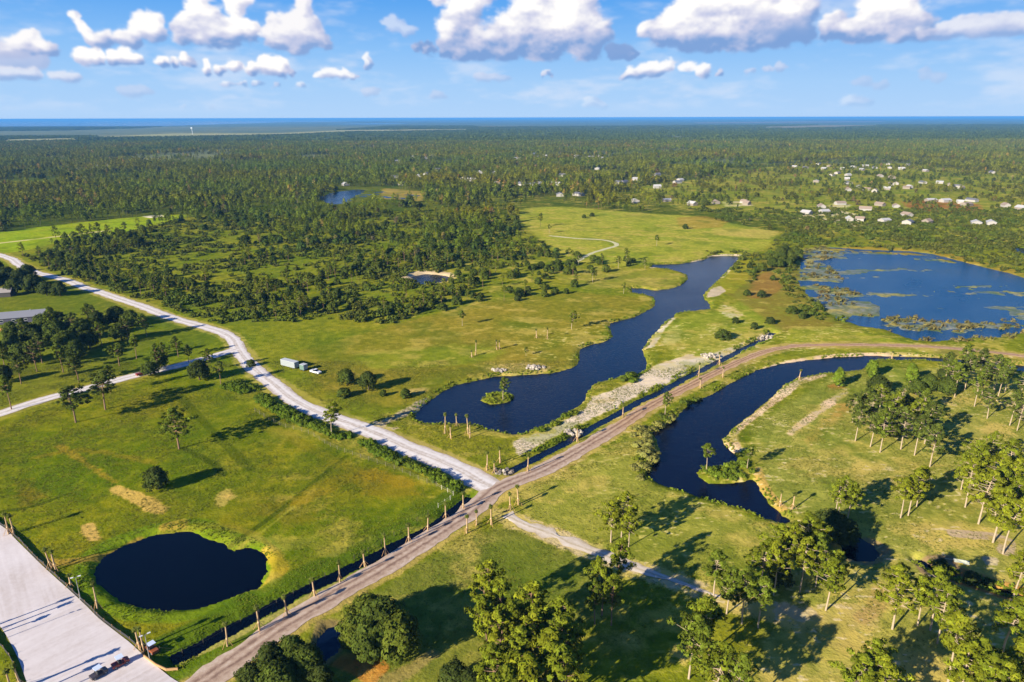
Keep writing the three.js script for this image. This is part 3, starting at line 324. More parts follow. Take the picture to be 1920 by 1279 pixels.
function noiseTexture(n, f, seed) {   // tileable grey relief
  const d = new Uint8Array(n * n * 4), wrap = (x, y, p) => { const ix = Math.floor(x), iy = Math.floor(y), fx = x - ix, fy = y - iy, u = fx * fx * (3 - 2 * fx), v = fy * fy * (3 - 2 * fy), h = (a, b) => hash(((a % p) + p) % p + seed, ((b % p) + p) % p); return lerp(lerp(h(ix, iy), h(ix + 1, iy), u), lerp(h(ix, iy + 1), h(ix + 1, iy + 1), u), v); };
  for (let y = 0; y < n; y++) for (let x = 0; x < n; x++) { let s = 0, a = 0.5, t = 0; for (let k = 0, p = f; k < 4; k++, p *= 2, a *= 0.62) { s += a * wrap(x / n * p, y / n * p, p); t += a; } const v = s / t * 255; d.set([v, v, v, 255], (y * n + x) * 4); }
  const t = new THREE.DataTexture(d, n, n); t.wrapS = t.wrapT = THREE.RepeatWrapping; t.magFilter = THREE.LinearFilter; t.needsUpdate = true; return t;
}
const FAR_LAYERS = [
  ...[[[-2584.1,-3640.3],[-2366.7,-3906.4],[-2054,-3428.2],[-2239.6,-3150.6]], [[-2407.2,-4126.2],[-2372.5,-5108.8],[-1626.9,-5019.1],[-1478.7,-6286.6],[-1098.6,-6507.4],[-944.7,-5716.6],[-1211.6,-5144.6],[-1358.7,-4387.5],[-1843.3,-3961.9],[-2214.4,-3793]], [[-1475.7,-5570.8],[-951.3,-6484.2],[-389.7,-6694.6],[-341.6,-5863.9],[-1014.6,-5307.5]]].map((p) => ({ p, b: 10, r: 0.3, c: [132, 138, 70], d: [150, 146, 100], o: 1 })),
  ...[[[2643.6,-7617],[4193.1,-9476.3],[5392.6,-10759.9],[4198.2,-8248.1],[2998.6,-6767.8],[2278.5,-6560.7]], [[5386.8,-11789.8],[7631.2,-13634.5],[5999.3,-10572.6],[4441.4,-9411]], [[-542.5,-9333.8],[1069,-10297.7],[2677.4,-10667.5],[2187.2,-8708.6],[-337.7,-7775.5]]].map((p) => ({ p, b: 10, r: 0.4, c: [130, 120, 84], o: 0.8 })),
  { p: [[-1297.3,-1979.2],[-1256.5,-2033.4],[-1180.6,-1920.4],[-1230.3,-1897.2]], b: 10, r: 0.2, c: [170, 160, 120], o: 1 },
];
const groundBump = noiseTexture(1024, 64, 11); groundBump.channel = 1;
const bands = [[-85, -170], [-170, -330], [-330, -680], [-680, -1600]];
for (const [zn, zf] of bands) {
  const hw = halfWidth(zf), W = 2048, H = Math.round(W * (zn - zf) / (2 * hw)), map = paint(-hw, hw, zf, zn, W, H, false);
  const zs = [zn]; while (zs[zs.length - 1] > zf) zs.push(Math.max(zf, zs[zs.length - 1] * 1.0065)); if (zs[zs.length - 2] - zf < 0.2) zs.splice(zs.length - 2, 1);
  const nx = 520, pos = [], uv = [], uv1 = [], idx = [];
  for (const z of zs) for (let i = 0; i <= nx; i++) {
    const x = (i / nx * 2 - 1) * halfWidth(z), edge = i === 0 || i === nx;
    pos.push(x, edge ? 0 : groundY(x, z), z); uv.push((x + hw) / (2 * hw), (z - zf) / (zn - zf)); uv1.push(x / 42, z / 42);
  }
  for (let j = 0; j < zs.length - 1; j++) for (let i = 0; i < nx; i++) { const a = j * (nx + 1) + i, b = a + nx + 1; idx.push(a, a + 1, b, a + 1, b + 1, b); }
  const g = new THREE.BufferGeometry(); g.setAttribute('position', new THREE.Float32BufferAttribute(pos, 3)); g.setAttribute('uv', new THREE.Float32BufferAttribute(uv, 2)); g.setAttribute('uv1', new THREE.Float32BufferAttribute(uv1, 2)); g.setIndex(idx); g.computeVertexNormals();
  structure(g, new THREE.MeshLambertMaterial({ map, bumpMap: groundBump, bumpScale: 0.14 }), 'ground');
}
{ // plain of woods and fields out to the horizon
  const zf = -9000, zn = -1600, hw = halfWidth(zf), pos = [-halfWidth(zn), 0, zn, halfWidth(zn), 0, zn, -hw, 0, zf, hw, 0, zf], g = new THREE.BufferGeometry();
  g.setAttribute('position', new THREE.Float32BufferAttribute(pos, 3)); g.setAttribute('uv', new THREE.Float32BufferAttribute([0, 1, 2, 3].map((i) => [(pos[i * 3] + hw) / (2 * hw), (pos[i * 3 + 2] - zf) / (zn - zf)]).flat(), 2));
  g.setIndex([0, 1, 2, 1, 3, 2]); g.computeVertexNormals();
  structure(g, new THREE.MeshStandardMaterial({ map: paint(-hw, hw, zf, zn, 2048, 840, true), roughness: 1 }), 'plain');
  const R = 48000, s = new THREE.Shape([[-R, -R], [R, -R], [R, R], [-R, R]].map((p) => new THREE.Vector2(...p)));
  s.holes.push(new THREE.Path([[-halfWidth(-85), 85], [halfWidth(-85), 85], [hw, -zf], [-hw, -zf]].map((p) => new THREE.Vector2(...p))));
  structure(new THREE.ShapeGeometry(s).rotateX(-Math.PI / 2), mat(74, 92, 42, 1), 'plain');
}
function sheet(p, y, m, name) {
  const g = new THREE.ShapeGeometry(new THREE.Shape(p.map((q) => new THREE.Vector2(q[0], -q[1])))).rotateX(-Math.PI / 2), a = g.attributes.position, uv = [];
  for (let i = 0; i < a.count; i++) uv.push(a.getX(i) / 30, a.getZ(i) / 30);
  g.setAttribute('uv', new THREE.Float32BufferAttribute(uv, 2)); g.translate(0, y, 0);
  return structure(g, m, name);
}
// ---------- water ----------
const ripple = noiseTexture(512, 48, 5);
const gusts = noiseTexture(256, 5, 31); gusts.repeat.set(0.17, 0.11); gusts.rotation = 0.5;   // calm and ruffled patches
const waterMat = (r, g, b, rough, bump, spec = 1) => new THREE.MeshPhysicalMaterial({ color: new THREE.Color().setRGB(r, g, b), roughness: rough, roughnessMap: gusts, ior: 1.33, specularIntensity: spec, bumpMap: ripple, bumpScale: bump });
const darkWater = waterMat(0.001, 0.0012, 0.0025, 0.06, 0.03, 0.6), lakeWater = waterMat(0.0015, 0.005, 0.018, 0.3, 0.12), skyTintedWater = waterMat(0.001, 0.055, 0.145, 0.35, 0.25), bayWater = waterMat(0.002, 0.02, 0.05, 0.3, 0.6), channelWater = waterMat(0.003, 0.0035, 0.01, 0.25, 0.09, 0.85);  // wetland lake: base colour is water blue plus reflected sky blue painted in
function grow(p, m) {   // outline moved outwards
  let area = 0; p.forEach((a, i) => { const b = p[(i + 1) % p.length]; area += a[0] * b[1] - b[0] * a[1]; });
  const s = area > 0 ? 1 : -1;
  return p.map((a, i) => { const b = p[(i + 1) % p.length], c = p[(i + p.length - 1) % p.length], dx = b[0] - c[0], dz = b[1] - c[1], l = Math.hypot(dx, dz) || 1; return [a[0] + dz / l * m * s, a[1] - dx / l * m * s]; });
}
const ribbonPoly = (p, w) => { const L = [], R = []; p.forEach((a, i) => { const b = p[Math.min(i + 1, p.length - 1)], c = p[Math.max(0, i - 1)], dx = b[0] - c[0], dz = b[1] - c[1], l = Math.hypot(dx, dz); L.push([a[0] - dz / l * w, a[1] + dx / l * w]); R.push([a[0] + dz / l * w, a[1] - dx / l * w]); }); return [...L, ...R.reverse()]; };
sheet(grow(POND, 1.2), LEVEL, darkWater, 'pond');
sheet(grow(LONG_LAKE, 1), LEVEL, lakeWater, 'lake');
sheet(grow(CHANNEL, 1), LEVEL, channelWater, 'canal');
sheet(grow(WETLAND, 4), LEVEL, skyTintedWater, 'wetland_lake');
sheet(grow(FAR_POND, 3), LEVEL, lakeWater, 'marsh_pond');
sheet(grow(BLUE_POND, 1.5), LEVEL, lakeWater, 'pond');
sheet(grow(RIGHT_PIT, 1.5), LEVEL, lakeWater, 'pond');
sheet(ribbonPoly(WATERS[6].p, 3), LEVEL, lakeWater, 'ditch_water');
sheet(ribbonPoly(WATERS[7].p, 3.2), LEVEL, darkWater, 'ditch_water');
sheet(ribbonPoly(WATERS[8].p, 2.4), LEVEL, darkWater, 'brook_water');
sheet(grow(MUD_POOL, 1), LEVEL, darkWater, 'pond'); sheet(grow(POOL, 1), LEVEL, lakeWater, 'pond');
sheet([[-6440.2,-5598.3],[-4665.3,-6598.6],[-4215.7,-6816.5],[-4411.6,-8331.2],[-4768.5,-10301.6],[-5104.6,-12877.5],[-5520.5,-17110.3],[-5026.3,-21448.6],[-5016.3,-26373.9],[-14539.7,-36740.5],[-31477.3,-44709.2],[-80024.8,-65717.6]], 1.2, bayWater, 'bay_water');
sheet([[-3261.9,-12354.2],[-2635.7,-13841.4],[-1785.3,-13566.9],[-2190.2,-11496.4]], 1.2, bayWater, 'bay_water');

for (const [q, a, b, c] of [[[[-5347,-22819.4],[-1041.6,-24060.6],[4135.3,-23347.8],[3108.3,-19131.5],[-779.5,-17995.8],[-3868.7,-17607.3]], 84, 98, 70], [[[3450.7,-13757.9],[6046.9,-15785.2],[8255.5,-16017.8],[7052,-13876.4],[4865,-12693.5],[3123.1,-12093.1]], 120, 112, 90], [[[-6603.5,-19579.7],[-4107.6,-21590.4],[-2832.5,-19374.9],[-4040.2,-16215]], 100, 112, 74], [[[9625,-24213.5],[17368.8,-28114.4],[19108.3,-25984.2],[15100.3,-21838.1],[9398.6,-19950.2]], 70, 86, 70], [[[-5251.6,-35951.4],[1197.4,-39693.9],[5253.6,-35578.7],[898.3,-29773.9]], 74, 90, 70]]) sheet(q, 2, mat(a, b, c, 1), 'land');

// ---------- roads ----------
function roadTexture(base, dark, light, ruts, seed) {
  const W = 128, H = 1024, d = new Uint8Array(W * H * 4), r = rng(seed);
  for (let y = 0; y < H; y++) for (let x = 0; x < W; x++) {
    const u = x / W, v = y / H * 64, t = (y / H), wrapn = (f, o) => lerp(fbm(u * f + o, v * f * 0.12 + o, 3), fbm(u * f + o, (v - 64) * f * 0.12 + o, 3), t);
    let k = (wrapn(9, 3) - 0.5) * 1.5 + (wrapn(40, 8) - 0.5) * 0.8 + (r() - 0.5) * 0.35;
    for (const [c, w, s] of ruts) { const dd = (u - c - (wrapn(1.5, c * 50) - 0.5) * 0.12) / w; k += s * Math.exp(-dd * dd) * (0.5 + wrapn(6, c * 9)); }
    const q = k < 0 ? dark : light, m = clamp(Math.abs(k), 0, 1);
    for (let c = 0; c < 3; c++) d[(y * W + x) * 4 + c] = clamp(lerp(base[c], q[c], m), 0, 255);
    d[(y * W + x) * 4 + 3] = 255;
  }
  const t = new THREE.DataTexture(d, W, H); t.colorSpace = THREE.SRGBColorSpace; t.wrapS = THREE.ClampToEdgeWrapping; t.wrapT = THREE.RepeatWrapping; t.magFilter = THREE.LinearFilter; t.needsUpdate = true; return t;
}
function road(pts, width, y, m, name, rag, tint) {
  const p = smooth(pts, false, 1.5), n = 8, pos = [], uv = [], idx = [], col = []; let s = 0;
  p.forEach((a, i) => {
    const b = p[Math.min(i + 1, p.length - 1)], c = p[Math.max(0, i - 1)], dx = b[0] - c[0], dz = b[1] - c[1], l = Math.hypot(dx, dz); if (i) s += Math.hypot(a[0] - c[0], a[1] - c[1]);
    const w = typeof width === 'function' ? width(i / p.length) : width;
    for (let k = 0; k <= n; k++) { const side = k / n * 2 - 1, e = Math.abs(side) === 1 ? (fbm(s * 0.3, side * 40, 3) - 0.5) * rag : 0, o = side * (w / 2 + e); pos.push(a[0] - dz / l * o, y + 0.05 * (1 - side * side), a[1] + dx / l * o); uv.push(k / n, s / 64); if (tint) col.push(...tint(i / p.length)); }
    if (i) for (let k = 0; k < n; k++) { const q = i * (n + 1) + k, r = q - n - 1; idx.push(r, r + 1, q, r + 1, q + 1, q); }
  });
  const g = new THREE.BufferGeometry(); g.setAttribute('position', new THREE.Float32BufferAttribute(pos, 3)); g.setAttribute('uv', new THREE.Float32BufferAttribute(uv, 2)); g.setIndex(idx); if (tint) g.setAttribute('color', new THREE.Float32BufferAttribute(col, 3)); g.computeVertexNormals();
  if (g.attributes.normal.getY(0) < 0) { g.setIndex(idx.map((v, i, a) => i % 3 === 1 ? a[i + 1] : i % 3 === 2 ? a[i - 1] : v)); g.computeVertexNormals(); }
  return structure(g, m, name);
}
const gravelTex = roadTexture([216, 207, 196], [182, 166, 148], [232, 225, 216], [[0.28, 0.06, 0.6], [0.44, 0.04, -0.7], [0.7, 0.06, 0.6], [0.56, 0.05, -0.6], [0.02, 0.08, -1], [0.98, 0.08, -1]], 3);
const dirtTex = roadTexture([178, 152, 128], [128, 102, 84], [204, 186, 164], [[0.3, 0.07, -0.8], [0.62, 0.07, -0.8], [0.46, 0.07, 0.35], [0.05, 0.1, 0.5], [0.95, 0.1, 0.4]], 8);
const trackTex = roadTexture([208, 192, 168], [178, 160, 124], [224, 212, 194], [[0.28, 0.1, 0.4], [0.72, 0.1, 0.4], [0.5, 0.1, -0.6], [0, 0.1, -0.5], [1, 0.1, -0.5]], 21);
const gravelMat = new THREE.MeshStandardMaterial({ map: gravelTex, roughness: 1 });
road(ROAD_A, (t) => lerp(8.6, 6.6, sstep(0, 0.25, t)), 0.05, gravelMat, 'gravel_road', 1.7);
road(ROAD_B, 6.4, 0.062, gravelMat, 'gravel_road', 1.4);
// grey marl on the lower stretch, brown clay towards the canal bend
road(ROAD_C, (t) => lerp(6.2, 3.9, sstep(0.2, 0.7, t)), 0.074, new THREE.MeshStandardMaterial({ map: dirtTex, roughness: 1, vertexColors: true }), 'dirt_road', 1.8, (t) => { const k = sstep(0.25, 0.5, t + (fbm(t * 60, 3, 3) - 0.5) * 0.1); return [lerp(1, 1.02, k), lerp(1, 0.86, k), lerp(1, 0.62, k)]; });
road(TRACK.slice(0, 9), (t) => (1 + 7 * Math.pow(fbm(t * 18, 7, 4), 1.7)) * (1 - 0.9 * sstep(0.6, 1, t)), 0.04, new THREE.MeshStandardMaterial({ map: trackTex, roughness: 1 }), 'sand_track', 3);
road(MEADOW_TRACK, 3.6, 0.04, new THREE.MeshStandardMaterial({ color: rgb(196, 190, 140), roughness: 1 }), 'sand_track', 1.6);
{
  const W = 1024, d = new Uint8Array(W * W * 4), r = rng(77), ca = Math.cos(0.86), sa = Math.sin(0.86);
  for (let y = 0; y < W; y++) for (let x = 0; x < W; x++) {
    const X = x * 0.1, Z = y * 0.1, a = X * ca + Z * sa, b = -X * sa + Z * ca, k = (fbm(X * 0.12, Z * 0.12, 4) - 0.5) * 1.2 + (fbm(a * 0.07, b * 1.3, 4) - 0.5) * 1.0 + (fbm(X * 1.4, Z * 1.4, 3) - 0.5) * 0.5 + (r() - 0.5) * 0.3, m = clamp(Math.abs(k), 0, 1);
    [[210, 200, 193], [184, 170, 158], [228, 220, 214]].reduce((base, q, i, all) => { if (i === (k < 0 ? 1 : 2)) for (let c = 0; c < 3; c++) d[(y * W + x) * 4 + c] = lerp(all[0][c], q[c], m); return base; });
    d[(y * W + x) * 4 + 3] = 255;
  }
  const t = new THREE.DataTexture(d, W, W); t.colorSpace = THREE.SRGBColorSpace; t.wrapS = t.wrapT = THREE.MirroredRepeatWrapping; t.magFilter = THREE.LinearFilter; t.repeat.set(0.3, 0.3); t.needsUpdate = true;
  sheet(smooth(GRAVEL_YARD, true, 2), 0.086, new THREE.MeshStandardMaterial({ map: t, roughness: 1 }), 'gravel_yard');
}

const SETTLERS = [[317.4,-750.7,0],[340,-758.9,0],[340.7,-701.7,0],[351.3,-701.5,0],[370.2,-689.9,0],[391.9,-835.3,0],[415.2,-731.9,0],[356.8,-805.3,0],[387.4,-678.8,0],[451.2,-674.1,0],[465.5,-673.8,0],[408,-682,0],[433.8,-823.9,0],[444.5,-808.4,0],[395.2,-780.5,0],[281.3,-837.7,0],[283.3,-853.9,0],[517.5,-865.5,0],[531.7,-859.5,0],[539.7,-842.7,0],[534.3,-821.7,0],[567.5,-864.3,0],[573.9,-786.2,0],[572.5,-810.7,0],[513.4,-1043.1,0],[506.4,-981.6,0],[537.8,-1010.7,0],[581.9,-1083.7,0],[594.6,-1092.2,0],[643.8,-1198.7,0],[645.4,-1109,0],[671.7,-1108.2,0],[662,-1047.3,0],[652.7,-1023.3,0],[665.3,-1072.6,0],[574.8,-1025.3,0],[582.9,-1033.1,0],[525.5,-1103.2,0],[476.4,-997.1,0],[502.5,-996.4,0],[487.7,-1132.4,0],[247.5,-849.2,0],[215.2,-833.8,0],[193,-872.8,0],[886,-1308.3,0],[1025.7,-2166.1,0],[588,-1477.3,0],[597.2,-1445.4,0],[672.4,-1559.2,0],[665.8,-1490.7,0],[658.2,-1412.8,0],[700.3,-1457.1,0],[739.3,-1487.8,0],[735.6,-1440.2,0],[682,-1382.9,0],[765.2,-1439.1,0],[772.6,-1408.7,0],[787.6,-1351.4,0],[599.4,-1305.2,0],[596.4,-1256.5,0],[554.6,-1170,0],[621.7,-1414.2,0],[844.6,-1517.3,0],[821.1,-1553.3,0],[568.5,-1257.4,0],[640.7,-1231.9,0]];
const FOREST_HOUSES = [[-257.9,-1877,0],[-211.4,-1926.7,0],[-219.7,-1826,0],[-296.8,-1695.7,0],[-270,-1694.6,0],[20.1,-2088.7,0],[61.8,-2025.5,0],[71.7,-1886.9,0],[89.7,-1912.2,0],[14.6,-1791.7,0],[172.1,-1908.2,0],[189.9,-1831.3,0],[163.8,-1785,0],[206.2,-1855.2,0],[231.6,-1905.3,0],[227.7,-1805.5,0],[257,-1904.1,0],[288.4,-1876.6,0],[346.2,-1926.4,0],[-204,-1236.1,0],[-164.9,-1257.6,0],[-156.2,-1305.3,0],[-171.2,-1104.8,0],[-59.6,-1340.4,0],[-30.8,-1313.7,0],[-80.6,-1199.7,0],[-65.4,-1168.3,0],[-22.8,-1109.7,0],[17.1,-1090.6,0],[33.6,-1090.2,0],[43.8,-1098.8,0],[68.1,-1089.2,0],[168.8,-1113.4,0],[178.6,-1122.4,0],[215.2,-1043,0],[207.1,-1180.5,0],[262.7,-1120,0],[275.8,-1158.1,0],[260.1,-1267.4,0],[64.5,-937.2,0],[90,-943.2,0],[151.4,-862.4,0],[-258.2,-1098.3,0],[-147.5,-1412.5,0],[90.9,-1261,0],[172.6,-1430.5,0],[-892.8,-1533.5,0],[-875.4,-1549.8,0],[-891.4,-1469.2,0]];
const HOUSES = [...SETTLERS, ...FOREST_HOUSES];

// ---------- vegetation ----------
class Leaves {
  constructor() { this.p = []; this.n = []; this.c = []; }
  clump(r, cx, cy, cz, rx, ry, n, size, O, tone, slim = 0.42) {
    for (let i = 0; i < n; i++) {
      let x, y, z, q; do { x = r() * 2 - 1; y = r() * 2 - 1; z = r() * 2 - 1; q = x * x + y * y + z * z; } while (q > 1 || q < 0.08);
      const s = Math.pow(q, -0.18), px = cx + x * rx * s, py = cy + y * ry * s, pz = cz + z * rx * s;
      let nx = x * 0.75 + (px - O[0]) / O[3] * 0.5 + (r() - 0.5) * 0.7, ny = y * 0.75 + (py - O[1]) / O[3] * 0.5 + 0.28 + (r() - 0.5) * 0.7, nz = z * 0.75 + (pz - O[2]) / O[3] * 0.5 + (r() - 0.5) * 0.7, l = Math.hypot(nx, ny, nz) || 1;
      nx /= l; ny /= l; nz /= l;
      let tx = r() - 0.5, ty = r() - 0.5, tz = r() - 0.5, d = tx * nx + ty * ny + tz * nz; tx -= nx * d * 0.85; ty -= ny * d * 0.85; tz -= nz * d * 0.85; l = Math.hypot(tx, ty, tz) || 1;
      const k = size * (0.65 + r() * 0.7); tx *= k / l; ty *= k / l; tz *= k / l;
      let bx = ny * tz - nz * ty, by = nz * tx - nx * tz, bz = nx * ty - ny * tx; bx *= slim; by *= slim; bz *= slim;
      this.p.push(px - tx * 0.5 - bx, py - ty * 0.5 - by, pz - tz * 0.5 - bz, px + tx * 0.6, py + ty * 0.6, pz + tz * 0.6, px - tx * 0.4 + bx, py - ty * 0.4 + by, pz - tz * 0.4 + bz);
      // winding follows the leaf's own side
      const m = this.p.length - 9, P = this.p, ax = P[m + 3] - P[m], ay = P[m + 4] - P[m + 1], az = P[m + 5] - P[m + 2], ex = P[m + 6] - P[m], ey = P[m + 7] - P[m + 1], ez = P[m + 8] - P[m + 2];
      if ((ay * ez - az * ey) * nx + (az * ex - ax * ez) * ny + (ax * ey - ay * ex) * nz < 0) for (let c = 0; c < 3; c++) { const t = P[m + 3 + c]; P[m + 3 + c] = P[m + 6 + c]; P[m + 6 + c] = t; }
      const v = tone * (0.82 + r() * 0.36), warm = 0.92 + r() * 0.16;
      for (let c = 0; c < 3; c++) { this.n.push(nx, ny, nz); this.c.push(v * warm, v, v * 0.9); }
    }
  }
  geometry() { const g = new THREE.BufferGeometry(); g.setAttribute('position', new THREE.Float32BufferAttribute(this.p, 3)); g.setAttribute('normal', new THREE.Float32BufferAttribute(this.n, 3)); g.setAttribute('color', new THREE.Float32BufferAttribute(this.c, 3)); return g; }
}
function limb(pts, r0, r1, n = 6) {   // tapered tube through points
  const c = new THREE.CatmullRomCurve3(pts.map((p) => new THREE.Vector3(...p))), m = Math.max(2, pts.length * 2 - 2), g = new THREE.TubeGeometry(c, m, 1, n, false), a = g.attributes.position, at = new THREE.Vector3();
  for (let i = 0; i <= m; i++) { const r = lerp(r0, r1, i / m); c.getPointAt(i / m, at); for (let k = 0; k <= n; k++) { const o = i * (n + 1) + k; a.setXYZ(o, at.x + (a.getX(o) - at.x) * r, at.y + (a.getY(o) - at.y) * r, at.z + (a.getZ(o) - at.z) * r); } }
  return g;
}
function pine(seed, H, spread, clumps, per, size, low, thick = 0.2) {
  const r = rng(seed), L = new Leaves(), T = [], lean = (r() - 0.5) * 2, lz = (r() - 0.5) * 2, at = (t) => [lean * t * t + Math.sin(t * 5 + seed) * 0.15, H * t, lz * t * t], fav = r() * 6.28, big = Math.sqrt(26 / clumps);
  T.push(limb([[0, -0.3, 0], at(0.3), at(0.6), at(0.97)], thick, 0.05, 7));
  const O = [...at(0.72), spread * 1.2];
  for (let i = 0; i < clumps; i++) {
    const u = (i + r() * 0.9) / clumps, t = low + (0.98 - low) * u, w = Math.sin(Math.PI * clamp(u * 0.76 + 0.2, 0, 1)), a = i * 2.4 + r() * 1.3, len = spread * w * (0.3 + r() * 0.8) * (0.85 + 0.3 * Math.cos(a - fav)), b = at(t), e = [b[0] + Math.cos(a) * len, b[1] + len * (0.05 + r() * 0.4), b[2] + Math.sin(a) * len];
    if (len > 0.5) T.push(limb([b, [(b[0] + e[0]) / 2, (b[1] + e[1]) / 2 - 0.15, (b[2] + e[2]) / 2], e], 0.08, 0.025, 4));
    const q = (0.45 + r() * 0.62) * big, tone = 0.6 + r() * 0.8;
    L.clump(r, e[0], e[1] + 0.1, e[2], q, q * 0.66, Math.round(per * q), size, O, tone, 0.22);
    if (len > spread * 0.5 && r() < 0.7) L.clump(r, lerp(b[0], e[0], 0.55) + (r() - 0.5), lerp(b[1], e[1], 0.55) + 0.2, lerp(b[2], e[2], 0.55) + (r() - 0.5), q * 0.75, q * 0.5, Math.round(per * 0.5), size, O, tone, 0.3);
  }
  L.clump(r, ...at(0.98), 0.6 * big, 0.8 * big, per, size, O, 1.1, 0.3);
  return { crown: L.geometry(), trunk: mergeGeometries(T), H };
}
function broadleaf(seed, H, rad, clumps, per, size, base = 0.2) {
  const r = rng(seed), L = new Leaves(), T = [limb([[0, -0.3, 0], [0.1, H * 0.15, 0], [0.1, H * 0.34, 0.1]], H * 0.042, H * 0.03, 7)], O = [0, H * 0.45, 0, rad];
  for (let i = 0; i < clumps; i++) {
    const y = (i + 0.5) / clumps, a = i * 2.39996 + r() * 0.7, up = Math.pow(y, 0.8), w = Math.sqrt(Math.max(0.04, 1 - Math.pow(Math.abs(up * 1.5 - 0.5), 2.2))) * (0.62 + r() * 0.42) * (0.72 + 0.56 * vnoise(Math.cos(a) * 1.3 + seed, Math.sin(a) * 1.3 + up * 1.6)), x = Math.cos(a) * rad * w * 0.86, z = Math.sin(a) * rad * w * 0.86, cy = H * (base + (0.9 - base) * up) + (r() - 0.5) * H * 0.1;
    const q = rad * (0.2 + r() * 0.16);
    L.clump(r, x, cy, z, q, q * 0.8, per, size, O, 0.7 + r() * 0.6, 0.5);
    if (i % 4 === 0) T.push(limb([[0.1, H * 0.3, 0.1], [x * 0.45, lerp(H * 0.34, cy, 0.6), z * 0.45], [x * 0.9, cy, z * 0.9]], H * 0.022, 0.03, 4));
  }
  for (let i = 0; i < clumps / 4; i++) { const a = r() * 6.28, w = rad * Math.sqrt(r()) * 0.5; L.clump(r, Math.cos(a) * w, H * (0.6 + r() * 0.28), Math.sin(a) * w, rad * 0.3, rad * 0.22, per, size, O, 0.7 + r() * 0.6, 0.5); }
  return { crown: L.geometry(), trunk: mergeGeometries(T), H };
}
function shrub(seed, H, rad, clumps, per, size) {
  const r = rng(seed), L = new Leaves(), T = [], O = [0, 0, 0, rad];
  for (let i = 0; i < clumps; i++) { const a = r() * 6.28, w = rad * Math.sqrt(r()), y = H * (0.18 + 0.62 * r() * (1 - w / rad * 0.55)); L.clump(r, Math.cos(a) * w, y, Math.sin(a) * w, rad * 0.36, H * 0.24, per, size, O, 0.7 + r() * 0.6, 0.45); if (i < 5) T.push(limb([[0, -0.1, 0], [Math.cos(a) * w * 0.4, y * 0.6, Math.sin(a) * w * 0.4], [Math.cos(a) * w, y, Math.sin(a) * w]], 0.06, 0.02, 4)); }
  return { crown: L.geometry(), trunk: mergeGeometries(T), H };
}
const leafMat = (r, g, b) => new THREE.MeshLambertMaterial({ color: new THREE.Color().setRGB(r, g, b), vertexColors: true, side: THREE.DoubleSide });
const LEAF = {
  pine: [leafMat(0.125, 0.15, 0.012), leafMat(0.098, 0.128, 0.014), leafMat(0.15, 0.168, 0.012), leafMat(0.08, 0.102, 0.018)],
  oak: [leafMat(0.046, 0.062, 0.014), leafMat(0.06, 0.082, 0.014), leafMat(0.08, 0.1, 0.014)],
  shrub: [leafMat(0.095, 0.135, 0.012), leafMat(0.075, 0.1, 0.014), leafMat(0.125, 0.15, 0.014)], grey: [leafMat(0.2, 0.195, 0.05)], bright: [leafMat(0.12, 0.17, 0.016)],
};
const BARK = mat(132, 104, 80, 1), BARK_PALE = mat(168, 150, 124, 1), BARK_DARK = mat(84, 72, 60, 1);
const PINES = [0, 1, 2, 3, 4, 5].map((i) => pine(31 + i * 17, 13, [4, 3.4, 4.4, 3.6, 4.6, 3.8][i], [40, 34, 44, 30, 48, 38][i], 58, 0.66, [0.42, 0.5, 0.36, 0.52, 0.34, 0.44][i]));
const OAKS = [0, 1, 2].map((i) => broadleaf(7 + i * 5, 9, [4.6, 5, 4.2][i], 58, 74, 0.55));
const CYPRESS = [0, 1].map((i) => broadleaf(77 + i * 5, 9, 2.7, 46, 80, 0.5, 0.1));
const LOWBUSH = [0, 1, 2].map((i) => broadleaf(91 + i * 3, 5, [3, 3.6, 2.6][i], 30, 70, 0.46, 0.02));
const SHRUBS = [0, 1, 2].map((i) => shrub(60 + i, 2.2, 1.7, 12, 46, 0.36));
const MIDPINES = [0, 1, 2, 3].map((i) => pine(131 + i * 7, 12, 3 + i * 0.35, 20, 30, 0.72, 0.4 + i * 0.03, 0.17));
const MIDOAKS = [0, 1].map((i) => broadleaf(201 + i, 8, 4.2, 26, 26, 0.85, 0.12));
function plantTree(set, k, m, bark, name, x, z, h, turn, wide = 1) {
  const v = set[k % set.length], t = new THREE.Group(), s = h / v.H;
  part(v.trunk, bark, 'trunk', t); part(v.crown, m, 'crown', t);
  t.position.set(x, groundY(x, z) - 0.05, z); t.rotation.y = turn; t.scale.set(s * wide, s, s * wide);
  return add(t, name);
}
const rt = rng(4242);
